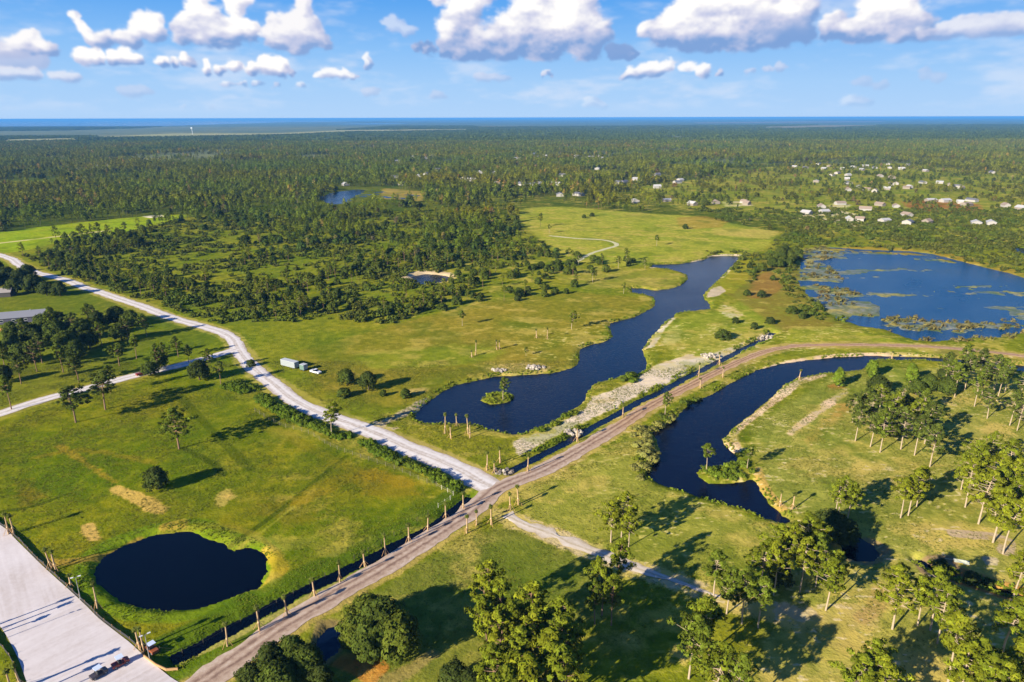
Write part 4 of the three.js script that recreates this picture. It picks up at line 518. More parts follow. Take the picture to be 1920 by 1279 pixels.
// groups whose members are told apart by counting from something one can find
const [CROSSING, YARD_END, HOUSE_AT, POOL_AT, BROOK_AT, CANAL_TIP, BANK_AT, SPIT_AT, LAKE_END] = [[-3.9,-174,0],[-67,-105.7,0],[-255.8,-347.5,0],[84.1,-144.3,0],[95.9,-139.5,0],[71.9,-156.4,0],[-29.8,-106.9,0],[67.3,-181.3,0],[172.3,-517.3,0]];
const MARKS = { 'pine clump by the sandy track': [CANAL_TIP, 'the canal tip'], 'pines beside the sandy track': [CROSSING, 'the crossing'], 'dense pine stand below the dirt road': [CROSSING, 'the road crossing'], 'oak clump beside the orange bank': [CROSSING, 'the road crossing'], 'oak thicket at the dirt road edge': [YARD_END, 'the gravel yard'], 'small oaks in front of the pine stand': [BANK_AT, 'the orange bank'], 'pines around the muddy pool': [POOL_AT, 'that pool'], 'oaks at the muddy pool': [BROOK_AT, 'the brook'], 'pines in the grass beside the brook': [BROOK_AT, 'the brook head'], 'bushes at the brook': [BROOK_AT, 'the brook head'], 'pine grove inland of the canal bank': [SPIT_AT, 'the green spit'], 'oaks under the canal grove': [SPIT_AT, 'the green spit'], 'pine trio on the open grass': [POOL_AT, 'the pool'], 'leafy pine clump on the grass': [POOL_AT, 'the pool'], 'pine belt at the canal end': [SPIT_AT, 'the green spit'], 'pine stand above the brook': [BROOK_AT, 'the brook head'], 'pines of the grove by the long house': [HOUSE_AT, 'that house'], 'oaks of the grove by the long house': [HOUSE_AT, 'that house'], 'oaks along the upper gravel road': [HOUSE_AT, 'that house'], 'shrubs on the canal bank': [SPIT_AT, 'the green spit'], 'scattered meadow bushes': [LAKE_END, 'the square lake end'],
  'propped palms along the ditch': [YARD_END, 'the gravel yard'], 'propped palms on the grass at the crossing': [YARD_END, 'the gravel yard'], 'propped palm cluster at the lake': [CROSSING, 'the crossing'], 'propped palms at the rubble': [CROSSING, 'the crossing'], 'propped palms along the east ditch': [CROSSING, 'the crossing'], 'propped palms along the gravel yard': [YARD_END, 'the ditch end'], 'propped palms on the yard verge': [YARD_END, 'the ditch end'] };
const NTH = 'first second third fourth fifth sixth seventh eighth ninth tenth eleventh twelfth thirteenth fourteenth fifteenth sixteenth seventeenth eighteenth nineteenth twentieth twenty-first twenty-second twenty-third twenty-fourth twenty-fifth'.split(' ');
function counted(list, label, group) {
  const m = MARKS[group]; if (!m || list.length > NTH.length) return list.map(() => label);
  const far = list.map(([x, z]) => Math.hypot(x - m[0][0], z - m[0][1])), order = [...far].sort((a, b) => a - b);
  return far.map((d) => label + ', ' + NTH[order.indexOf(d)] + ' from ' + m[1]);
}
function grove(list, set, mats, bark, name, label, category, group, wide = 1) {
  const labels = Array.isArray(label) ? label : counted(list, label, group);
  list.forEach(([x, z, h], i) => {
    const t = plantTree(set, Math.floor(rt() * 99), mats[Math.floor(rt() * mats.length)], bark, name, x, z, h, rt() * 6.28, wide * (0.9 + rt() * 0.25));
    tag(t, labels[i], category, group);
  });
}
// single trees that can be told apart
grove([[-151,-219.2,13.5],[-147,-230.3,14.5],[-105.9,-198.8,13.5],[-166.9,-276.7,10],[-172.3,-256.8,11]], PINES, [LEAF.pine[3], LEAF.pine[1]], BARK, 'pine_tree', ['broad pine at the edge of the gravel lane, its crown over the lane', 'tall pine with a bush at its foot beside the gravel lane', 'lone pine with forked pale trunk in the open mown field', 'slim pine on the lawn behind the lane, beside the grove', 'pine behind the gravel lane with thin drooping crown'], 'tree', undefined, 1.45);
grove([[-100.3,-173.6,7]], OAKS, [LEAF.oak[0]], BARK_DARK, 'oak_tree', ['dark bushy oak alone in the mown field, near a bare sandy spot'], 'tree');
grove([[-125.4,-259.7,8.5],[-55.5,-248.8,7.5],[-65,-254.4,6.5],[137.3,-241.2,8]], OAKS, [LEAF.oak[0], LEAF.oak[1]], BARK_DARK, 'oak_tree', ['dark oak filling the corner between the two gravel roads', 'round dense oak on the grass between gravel road and lake', 'low spreading oak beside the round oak by the gravel road', 'dark green oak behind the two cypresses by the canal'], 'tree');
grove([[-40.1,-241.1,3.5],[99.6,-312.1,4.5],[-63.2,-241.7,3.6],[-48.7,-242.4,2.6]], LOWBUSH, [LEAF.oak[1], LEAF.oak[2]], BARK_DARK, 'oak_tree', ['round bush-like oak beside the sandy patch at the lake', 'broad dark oak bush on the white sandy bank', 'small dark oak bush next to the gravel road lawn', 'little oak sapling between the round oak and the lake'], 'tree', undefined, 1.15);
grove([[127.1,-250.8,8],[144.9,-260.9,8],[157.5,-255.3,8]], CYPRESS, LEAF.bright, BARK_PALE, 'cypress_tree', ['bright egg-shaped cypress at the tip of the canal bank', 'bright round cypress standing by the narrow end of the canal', 'bright round cypress beside dark oaks inland of the canal'], 'tree');
grove([[-3.4,-238.6,9],[57.6,-183.6,9],[70.2,-185,8],[53.6,-222.9,9],[-59.5,-207.6,12],[29.5,-328.1,9.5],[-25.1,-334.5,8],[118.2,-560.9,9],[6.1,-288.5,4],[92.4,-472.1,7],[47.3,-484.4,9],[74.2,-474.3,9],[51.5,-430.8,10],[34.1,-628,8],[83.2,-496.3,10],[-114.9,-362,10],[66.5,-400.5,7]], PINES, [LEAF.pine[0], LEAF.pine[1]], BARK_PALE, 'pine_tree', ['spindly pale tree on the small lake island', 'tall bare-stemmed tree on the green spit in the canal', 'flat-topped leaning tree on the bank beside the green spit', 'pine rising from the bushes between dirt road and canal', 'pine in the hedge along the curved gravel road', 'slender pine alone on the lawn above the lake shore', 'thin pine on the dry lawn below the woodland edge', 'dark pine alone in the bright far meadow', 'tiny young pine close to the lake bay', 'young pine at the lake inlet under the far meadow', 'pine at the bend of the pale meadow track', 'pine between the meadow track and the lake inlet', 'dense pine at the grassy lake peninsula', 'small dark pine at the meadow edge near the woodland', 'pine crown leaning towards the lake inlet', 'taller pine rising inside the open woodland', 'slanting pine on the shore of the grassy peninsula'], 'tree', undefined, 1.0);
grove([[24.3,-147.4,12],[27.1,-148.9,13.2],[28.4,-145.5,10.8]], PINES, [LEAF.pine[2]], BARK_PALE, 'pine_tree', 'pine of the tight clump between sandy track and canal', 'tree', 'pine clump by the sandy track');
grove([[23,-128.5,13.2],[18.8,-121.1,13.2],[20.4,-118,12],[17,-118.4,10.8]], PINES, [LEAF.pine[1], LEAF.pine[0]], BARK, 'pine_tree', 'pine of the group halfway along the sandy track', 'tree', 'pines beside the sandy track');
grove([[-6.1,-119.7,14.4],[-2,-112.6,15.6],[2.4,-108.9,16.8],[0.1,-106.3,15.6],[7.9,-105.2,16.8],[3.9,-102.4,16.8],[-2.1,-103.5,15.6],[9.7,-99.1,16.8],[5.3,-95.9,18],[1.2,-96.6,16.8],[-2.9,-95.1,15.6],[8.7,-92.6,18],[3.3,-90.3,18],[-1,-89.5,16.8],[-5,-108.8,14.4]], PINES, [LEAF.pine[0], LEAF.pine[2]], BARK, 'pine_tree', 'tall sunlit pine of the dense stand below the dirt road', 'tree', 'dense pine stand below the dirt road', 0.95);
grove([[-25.5,-112.2,11],[-27.7,-108.4,9],[-22.2,-109.2,10],[-31.4,-111.2,8],[-29.3,-116.2,8.5]], OAKS, [LEAF.oak[1], LEAF.oak[2]], BARK_DARK, 'oak_tree', 'large green oak of the clump beside the orange bank', 'tree', 'oak clump beside the orange bank', 0.82);
grove([[-45.5,-104.9,7],[-41.9,-106.3,7.5],[-38.5,-104.5,6.5],[-42.7,-100.6,6.5],[-35.2,-101.4,5],[-48.2,-102.1,5]], OAKS, [LEAF.oak[0], LEAF.oak[1]], BARK_DARK, 'oak_tree', 'dark low oak of the thicket at the dirt road edge', 'tree', 'oak thicket at the dirt road edge', 0.9);
grove([[-10.8,-100.8,6],[-7.8,-98.9,6]], OAKS, [LEAF.oak[0]], BARK_DARK, 'oak_tree', 'small dark oak in front of the dense pine stand', 'tree', 'small oaks in front of the pine stand');
grove([[43.7,-125.8,12],[47.5,-118.4,13.2],[45.2,-121.4,12],[50.4,-117.1,12],[36.7,-108.7,14.4],[32.9,-103.7,14.4],[34.4,-98.7,15.6],[35.6,-95.9,14.4],[38.1,-93.9,14.4],[57.3,-127.4,13.2],[62.8,-132.9,14.4],[68.1,-137.1,14.4],[60.8,-135.3,13.2],[67.7,-130.2,13.2],[66.6,-122.4,13.2],[63.4,-128.3,13.2],[55.3,-129.6,12],[71.6,-137.7,12],[71,-127.9,10.8]], PINES, [LEAF.pine[0], LEAF.pine[1], LEAF.pine[2]], BARK_PALE, 'pine_tree', 'pine of the sunny stand around the muddy pool and track', 'tree', 'pines around the muddy pool');
grove([[78.6,-147.9,8],[82.6,-148,7],[59.5,-130.6,6]], OAKS, [LEAF.oak[0]], BARK_DARK, 'oak_tree', 'dark spreading oak overhanging the muddy pool', 'tree', 'oaks at the muddy pool');
grove([[77.8,-116.7,14.4],[85.3,-116.3,14.4],[83.6,-117.8,12],[80.2,-101.8,15.6],[84.6,-112.6,13.2],[79.6,-96.4,15.6],[76.1,-93.6,15.6],[80,-92.8,15.6],[62.4,-96.4,14.4],[60.2,-95.6,13.2],[63.6,-94,13.2],[94.6,-108.5,14.4],[109.1,-126.2,13.2],[86.7,-96.4,14.4],[98.2,-108.8,15.6],[82,-92.2,14.4]], PINES, [LEAF.pine[2], LEAF.pine[0]], BARK_PALE, 'pine_tree', 'bright bare-stemmed pine in the grass beside the brook', 'tree', 'pines in the grass beside the brook');
grove([[99.7,-136.8,3.6],[103.1,-131.6,3.6],[106.8,-131,2.6]], OAKS, [LEAF.oak[0]], BARK_DARK, 'bush', 'dark leafy bush at the edge of the brook', 'bush', 'bushes at the brook', 0.8);
grove([[111.1,-203.2,13.2],[120.2,-211.9,13.2],[115,-195.1,14.4],[127.9,-213.2,13.2],[122.6,-197.1,14.4],[132.4,-201.1,14.4],[125.2,-185.7,14.4],[123.3,-207.3,12],[134.5,-221.8,12],[124.7,-193.1,13.2],[113.9,-199,12],[133.5,-210.7,12],[143.1,-222,10.8],[122.3,-222.2,10.8],[130.1,-225.5,10.8],[116.9,-217.5,10.8]], PINES, [LEAF.pine[0], LEAF.pine[3], LEAF.pine[1]], BARK_PALE, 'pine_tree', 'pine of the large grove inland of the sandy canal bank', 'tree', 'pine grove inland of the canal bank');
grove([[125.1,-205.6,5.5],[121.6,-208.2,5],[158.8,-245.7,7],[164.1,-242.4,7],[141.9,-228.3,5],[152.4,-242.2,6],[171.9,-257.8,5]], OAKS, [LEAF.oak[0], LEAF.oak[1]], BARK_DARK, 'oak_tree', 'dark oak growing under the pines of the canal grove', 'tree', 'oaks under the canal grove');
grove([[85.6,-158.9,12],[83.7,-156.9,10.8],[87.9,-158.2,10.8]], PINES, [LEAF.pine[0]], BARK_PALE, 'pine_tree', 'pine of the trio on the open grass with one round shadow', 'tree', 'pine trio on the open grass');
grove([[104.2,-159.1,13.2],[101.6,-158,12],[108.9,-163.5,12]], PINES, [LEAF.pine[2]], BARK_PALE, 'pine_tree', 'pine of the leafy clump between the trio and the brook', 'tree', 'leafy pine clump on the grass');
grove([[170.3,-253.9,13.2],[174.1,-247.1,14.4],[166,-240.3,13.2],[167.4,-231,13.2],[185.2,-247,14.4],[179.1,-236.3,13.2],[176.8,-241.4,12],[169,-214.7,13.2],[168.6,-210.5,12],[188.4,-260.7,12],[185.3,-266,12],[187.8,-244.7,13.2],[169.2,-248.5,12],[183.1,-230.9,13.2],[165.1,-220.4,10.8]], PINES, [LEAF.pine[1], LEAF.pine[3]], BARK_PALE, 'pine_tree', 'pine of the tall belt between canal end and wetland', 'tree', 'pine belt at the canal end');
grove([[131.1,-174.3,14.4],[128.4,-163.4,15.6],[121.7,-163.1,14.4],[120.1,-155.1,15.6],[139.6,-173.6,14.4],[125.9,-157.4,14.4],[130.6,-160,15.6],[118.4,-146.9,15.6],[139.4,-182.1,13.2],[126.1,-152.2,14.4],[128.1,-167.5,14.4],[138.9,-165.7,15.6],[126.3,-172.3,13.2],[117.7,-142.2,15.6]], PINES, [LEAF.pine[0], LEAF.pine[2]], BARK_PALE, 'pine_tree', 'leaning pine of the open stand above the brook', 'tree', 'pine stand above the brook');
// left grove by the long house
grove([[-223.7,-304.2,13.4],[-222,-319.1,14.6],[-202,-280.2,13.4],[-208.2,-312.9,13.4],[-213.9,-335.2,12.2],[-188.8,-302.6,12.2],[-185.8,-268.6,12.2],[-194.5,-255.7,12.2],[-181,-230.5,13.4],[-197.2,-269.5,13.4],[-181.1,-311.2,12.2],[-176.3,-318.7,11],[-164.1,-285.4,11],[-146.1,-274.3,11],[-146.3,-268.3,12.2],[-147,-288,9.8],[-153.7,-245.9,11],[-207,-330.1,12.2],[-126.5,-269.9,9.8],[-138.8,-279.8,8.5],[-210.4,-269.6,13.4],[-114.6,-253.9,9.8]], PINES, [LEAF.pine[3], LEAF.pine[1]], BARK, 'pine_tree', 'pine of the shady grove beside the long grey house', 'tree', 'pines of the grove by the long house');
grove([[-213.7,-308.4,11],[-197.5,-292.1,11],[-228.9,-324,9.8],[-205.2,-314.8,9.8],[-222.5,-306.4,9.8],[-205.4,-328.4,9.8],[-201.5,-338.1,9.8],[-185.2,-312.6,8.5],[-225.8,-296.6,8.5],[-147.8,-272,7.3],[-147.7,-264.7,6.1],[-190,-285,8.5],[-225.3,-328.6,9.8],[-210.9,-281.6,8.5],[-202,-257.2,7.3],[-192.2,-335.6,8.5],[-235.4,-310.7,9.8],[-193.1,-300.3,8.5]], OAKS, [LEAF.oak[0], LEAF.oak[1]], BARK_DARK, 'oak_tree', 'dark oak of the shady grove beside the long grey house', 'tree', 'oaks of the grove by the long house');
grove([[-321.1,-430.5,11],[-307.3,-422.6,11],[-289.2,-407.8,11],[-317,-415.3,11],[-276.2,-399.6,8.5],[-317.2,-444.7,9.8],[-297.8,-403.7,9.8],[-268.3,-399.5,8.5],[-340.5,-438.7,11],[-346.3,-458.7,9.8]], OAKS, [LEAF.oak[0]], BARK_DARK, 'oak_tree', 'dark oak between the upper gravel road and the long house', 'tree', 'oaks along the upper gravel road');
// open lawn: scattered small trees near the woodland edge and the wetland
grove([[-110.5,-275.7,3],[33.1,-467.9,4.5],[41.5,-459,4.5],[25.5,-400.9,3.5],[32.4,-400.9,3.5],[85.1,-738.6,4],[75.4,-726.2,4],[138.1,-395.8,3.5],[145.5,-392,4],[168,-435.4,3.5],[3.1,-384.5,3.5],[9.5,-397.2,3.5],[149.6,-356.6,4],[151,-346.1,4],[120.1,-327.9,3.5],[131.3,-337.3,3.5],[114.1,-338.4,3],[162.8,-650.3,5],[14.8,-469.4,4],[164.9,-472.9,4],[-37.8,-365.1,4],[-30.7,-396.5,4]], LOWBUSH, [LEAF.oak[0], LEAF.oak[1]], BARK_DARK, 'bush', 'rounded dark bush scattered on the open meadow', 'bush', 'scattered meadow bushes');
{
  const pines = [], oaks = [], r = rng(23), P = [[-38.5,-446.4],[0.1,-489.5],[36.2,-545.9],[55.7,-508.5],[92.4,-514.2],[90.2,-479],[58.7,-437.4],[28.6,-399.5],[0.1,-382.3],[-22.7,-355.6],[-43.8,-340.6],[-38.5,-372.1]];
  for (let i = 0; pines.length + oaks.length < 74 && i < 4000; i++) { const x = lerp(-70, 120, r()), z = lerp(-560, -360, r()), k = r(); if (inPoly(P, x, z) && !cover(x, z)) (k < 0.55 ? oaks : pines).push([x, z, k < 0.55 ? 2.5 + r() * 3 : 6 + r() * 4]); }
  grove(pines, MIDPINES, [LEAF.pine[1], LEAF.pine[0]], BARK, 'pine_tree', 'small pine scattered on the grass between woodland and lake', 'tree', 'scattered pines above the lake');
  grove(oaks, LOWBUSH, [LEAF.oak[1], LEAF.oak[2]], BARK_DARK, 'oak_tree', 'low oak scattered on the grass between woodland and lake', 'tree', 'scattered oaks above the lake');
}
// scrub beside the wetland lake
{
  const list = [], r = rng(19), P = [[174.2,-478],[213.9,-538.7],[223.4,-520.9],[208.1,-492.5],[172.4,-457],[163.5,-457.1]];
  for (let i = 0; list.length < 26 && i < 900; i++) { const x = lerp(150, 330, r()), z = lerp(-640, -420, r()); if (inPoly(P, x, z)) list.push([x, z, 4 + r() * 3]); }
  grove(list, OAKS, [LEAF.oak[1], LEAF.oak[2]], BARK_DARK, 'oak_tree', 'green oak of the thicket on the near shore of the wetland lake', 'tree', 'oak thicket by the wetland lake');
}
// canal bank shrubs
grove([[42,-212,2.2],[43.3,-206.6,2.6],[40.8,-200.5,2.4],[41.8,-194.7,3],[42.6,-190.9,2.8],[38.5,-191,1.8],[36.7,-184.3,1.7],[37.4,-179,1.5],[39.3,-186.2,2.4],[50.2,-216.2,2.2],[54.6,-221.5,2.6],[46.9,-212.5,1.8],[43.5,-201.8,2.6],[40,-207.8,1.6],[38.3,-182.6,1.4],[44.4,-194.4,2.2]], SHRUBS, [LEAF.grey[0], LEAF.shrub[2]], BARK_PALE, 'shrub', 'grey-green shrub on the steep canal bank', 'shrub', 'shrubs on the canal bank', 1.3);
grove([[52.9,-221.3,2.4],[64.5,-234.9,2.2],[69.6,-239.2,2],[56.6,-223.8,2.6],[47.1,-260.5,3],[45.1,-258.3,2],[48.7,-256.8,2.2],[14.5,-216.7,2],[9.2,-211.6,2],[21.6,-225,1.8],[19,-223.2,1.8]], SHRUBS, LEAF.shrub, BARK_PALE, 'shrub', 'bright green shrub at the edge of the water', 'shrub', 'green shrubs at the water', 1.3);

// woodland and far forest
{
  const r = rng(88), trees = [], CLEAR = [[-77.9,-446.9],[-69.4,-466.8],[-36.2,-462.9],[-32.5,-440],[-35.3,-405.4],[-60.2,-400.4],[-75.2,-424]];
  const inView = (x, z, m) => Math.abs(x) < -z * 0.78 + m;
  for (let z = -350; z > -790; z -= 7.6) for (let x = -620; x < 260; x += 7.6) {
    const X = x + (r() - 0.5) * 7.4, Z = z + (r() - 0.5) * 7.4, k = r(), q = r(), hh = r();
    const jx = X + (fbm(X * 0.03, Z * 0.03 + 8, 3) - 0.5) * 70, jz = Z + (fbm(X * 0.03 + 40, Z * 0.03, 3) - 0.5) * 70;
    if (!inPoly(WOODLAND, jx, jz) || cover(X, Z) || !inView(X, Z, 20) || inPoly(CLEAR, X, Z)) continue;
    const n = fbm(X * 0.022, Z * 0.022, 3), back = sstep(-430, -640, Z); if (n < lerp(0.4, 0.34, back) + k * 0.3) continue;
    trees.push([X, Z, lerp(6, 13, hh * hh * 0.4 + hh * 0.6) * lerp(0.9, 1.05, back), q < lerp(0.5, 0.72, back) ? 0 : 1, hash(X * 9 | 0, Z * 9 | 0)]);
  }
  trees.sort((a, b) => b[1] - a[1]);
  const rest = [[], []]; let np = 0, no = 0;
  for (const t of trees) {
    if (t[3] === 0 && np < 150) { np++; tag(plantTree(MIDPINES, Math.floor(t[4] * 99), LEAF.pine[[1, 2, 0][Math.floor(t[4] * 33) % 3]], BARK, 'pine_tree', t[0], t[1], t[2], t[4] * 6.28), 'pine of the open woodland between the gravel road and the meadow', 'tree', 'pines of the open woodland'); }
    else if (t[3] === 1 && no < 130) { no++; tag(plantTree(MIDOAKS, Math.floor(t[4] * 99), LEAF.oak[[1, 2, 2][Math.floor(t[4] * 33) % 3]], BARK_DARK, 'oak_tree', t[0], t[1], t[2] * 0.62, t[4] * 6.28), 'dark oak of the open woodland between the gravel road and the meadow', 'tree', 'oaks of the open woodland'); }
    else rest[t[3]].push(t);
  }
  // forest to the horizon
  const OPEN = [LEFT_FIELD, MEADOW, [[-252.2,-919.1],[-252.9,-1047.4],[-211.5,-1079.6],[-127.9,-997.7],[-108,-891.3],[-154.4,-847.1],[-201.4,-827.1],[-232.3,-848.8]], [[-1297.3,-1979.2],[-1256.5,-2033.4],[-1164.8,-1894.1],[-1214,-1871.5]]], blocked = (x, z) => OPEN.some((p) => inPoly(p, x, z));
  const SOUTH_EDGE = [[-889.6,-619.8],[-469,-633.9],[-373.1,-566.3],[-352.3,-625.9],[-348.4,-722.1],[-321.9,-781.1],[0.4,-756.9],[25.5,-822.3],[63.4,-826.6],[103.1,-791.2],[161.8,-753.7],[188.5,-744.6],[207.8,-711.8],[226.2,-667.6],[243.6,-628.4],[304.3,-615.3],[369.1,-580.8],[398.6,-545.4],[571,-472.9],[6887.8,-6059.8],[-13327.9,-9739.8]];
  const far = [[], []];
  for (let z = -470; z > -3000; z -= 8.4) { const hw = -z * 0.8 + 60; for (let x = -hw; x < hw; x += 8.4) {
    const X = x + (r() - 0.5) * 8, Z = z + (r() - 0.5) * 8, k = r(), q = r(), hh = r();
    if (!inPoly(SOUTH_EDGE, X, Z) || blocked(X, Z) || inPoly(WOODLAND, X, Z)) continue;
    const n = fbm(X * 0.006, Z * 0.006, 4); let dens = sstep(0.24, 0.46, n) * (0.45 + 0.5 * sstep(0.3, 0.55, fbm(X * 0.021, Z * 0.021, 3))), oak = 0.12 + 0.4 * sstep(0.45, 0.6, fbm(X * 0.011 + 70, Z * 0.011, 3)), h = lerp(6.5, 15, hh);
    if (inPoly(SETTLEMENT, X, Z)) { const m = fbm(X * 0.02 + 7, Z * 0.02, 3); dens = 0.16 + sstep(0.42, 0.62, m) * 0.55; oak = 0.6; h *= 0.66; }
    if (X > 200 && Z > -780) { dens *= 0.8; oak = 0.85; h *= 0.55; }
    if (k > dens || HOUSES.some(([a, b]) => Math.abs(X - a) < 11 && Z - b > -9 && Z - b < -b * 0.04 + 8 && q < 0.85)) continue;
    far[q < oak ? 1 : 0].push([X, Z, h, 0, hash(X * 7 | 0, Z * 7 | 0)]);
  } }
  const LOWPINE = [0, 1, 2].map((i) => pine(331 + i * 7, 12, 2.5 + i * 0.3, 9, 9, 1.35, 0.4, 0.2)), LOWOAK = [0, 1].map((i) => broadleaf(401 + i, 8, 3.9, 16, 10, 1.3, 0.08));
  const white = (g, v) => { const n = g.attributes.position.count, c = new Float32Array(n * 3); for (let i = 0; i < n; i++) c.set(v, i * 3); const o = g.index ? g.toNonIndexed() : g.clone(); const m = o.attributes.position.count, cc = new Float32Array(m * 3); for (let i = 0; i < m; i++) cc.set(v, i * 3); o.setAttribute('color', new THREE.Float32BufferAttribute(cc, 3)); o.deleteAttribute('uv'); return o; };
  const whole = (v) => mergeGeometries([v.crown, white(v.trunk, [0.9, 0.7, 3])]);
  const inst = (list, vars, base, f, name, label) => vars.forEach((v, k) => {
    const mine = list.filter((t) => Math.floor(t[4] * 997) % vars.length === k), m = new THREE.InstancedMesh(whole(v), base, mine.length), q = new THREE.Matrix4(), p = new THREE.Vector3(), rot = new THREE.Quaternion(), sc = new THREE.Vector3(), c = new THREE.Color();
    mine.forEach((t, i) => { const s = t[2] * f / v.H, w = s * (0.85 + hash(i, k) * 0.35); m.setMatrixAt(i, q.compose(p.set(t[0], -0.05, t[1]), rot.setFromAxisAngle(new THREE.Vector3(0, 1, 0), t[4] * 40), sc.set(w, s, w))); const n = fbm(t[0] * 0.008 + 50, t[1] * 0.008, 3), b = 0.55 + hash(i * 3, k + 7) * 0.85, y = hash(i * 5 + 1, k) < 0.03 ? 1.9 : 1; m.setColorAt(i, c.setRGB(b * lerp(0.75, 1.35, n) * y, b * (y > 1 ? 1.2 : 1), b * lerp(1.2, 0.8, n) * y * y)); });
    m.userData.kind = 'stuff'; m.userData.label = label; add(m, name);
  });
  inst(rest[0], MIDPINES, LEAF.pine[0], 1, 'woodland', 'mass of pines at the back of the open woodland'); inst(rest[1], MIDOAKS, LEAF.oak[1], 0.62, 'woodland', 'mass of oaks at the back of the open woodland');
  inst(far[0], LOWPINE, LEAF.pine[0], 1, 'forest', 'far-off pine forest covering the plain'); inst(far[1], LOWOAK, LEAF.oak[2], 0.7, 'forest', 'far-off broadleaf trees covering the plain');
  // beyond three kilometres: blocks of forest
  const patch = (seed) => { const rr = rng(seed), L = new Leaves(); for (let i = 0; i < 26; i++) { const x = (rr() - 0.5) * 62, z = (rr() - 0.5) * 62, h = 8 + rr() * 5; L.clump(rr, x, h * 0.55, z, 3.2, h * 0.45, 9, 4.2, [x, h * 0.4, z, 4], 0.7 + rr() * 0.6, 0.5); } return { crown: L.geometry(), H: 1 }; };
  const blocks = [0, 1, 2].map((i) => patch(500 + i)), FIELDS = FAR_LAYERS.map((l) => l.p), list = [];
  for (let z = -3000; z > -9000; z -= 52) { const hw = -z * 0.8 + 60; for (let x = -hw; x < hw; x += 52) { const X = x + (r() - 0.5) * 40, Z = z + (r() - 0.5) * 40, k = r(); if (FIELDS.some((p) => inPoly(p, X, Z)) || fbm(X * 0.0012, Z * 0.0012, 4) < 0.25 + k * 0.16) continue; if (X < -1500 && Z < -4200 && inPoly([[-7922.8,-5776.7],[-4381.4,-6195],[-3951.2,-6386.8],[-4056.3,-7657.7],[-4447.7,-9606.2],[-4682.6,-11810.1],[-18297.7,-46245.1],[570654,418449.4]], X, Z)) continue; list.push([X, Z, 1, 0, k]); } }
  blocks.forEach((v, k) => {
    const mine = list.filter((t) => Math.floor(t[4] * 997) % 3 === k), m = new THREE.InstancedMesh(v.crown, LEAF.pine[1], mine.length), q = new THREE.Matrix4(), c = new THREE.Color();
    mine.forEach((t, i) => { m.setMatrixAt(i, q.makeRotationY(t[4] * 60).setPosition(t[0], 0, t[1])); const b = 0.7 + hash(i, 9) * 0.5; m.setColorAt(i, c.setRGB(b, b, b)); });
    m.userData.kind = 'stuff'; m.userData.label = 'distant pine forest reaching to the horizon'; add(m, 'forest');
  });
  console.log('woodland', np, no, rest[0].length, rest[1].length, 'far', far[0].length, far[1].length, list.length);
}
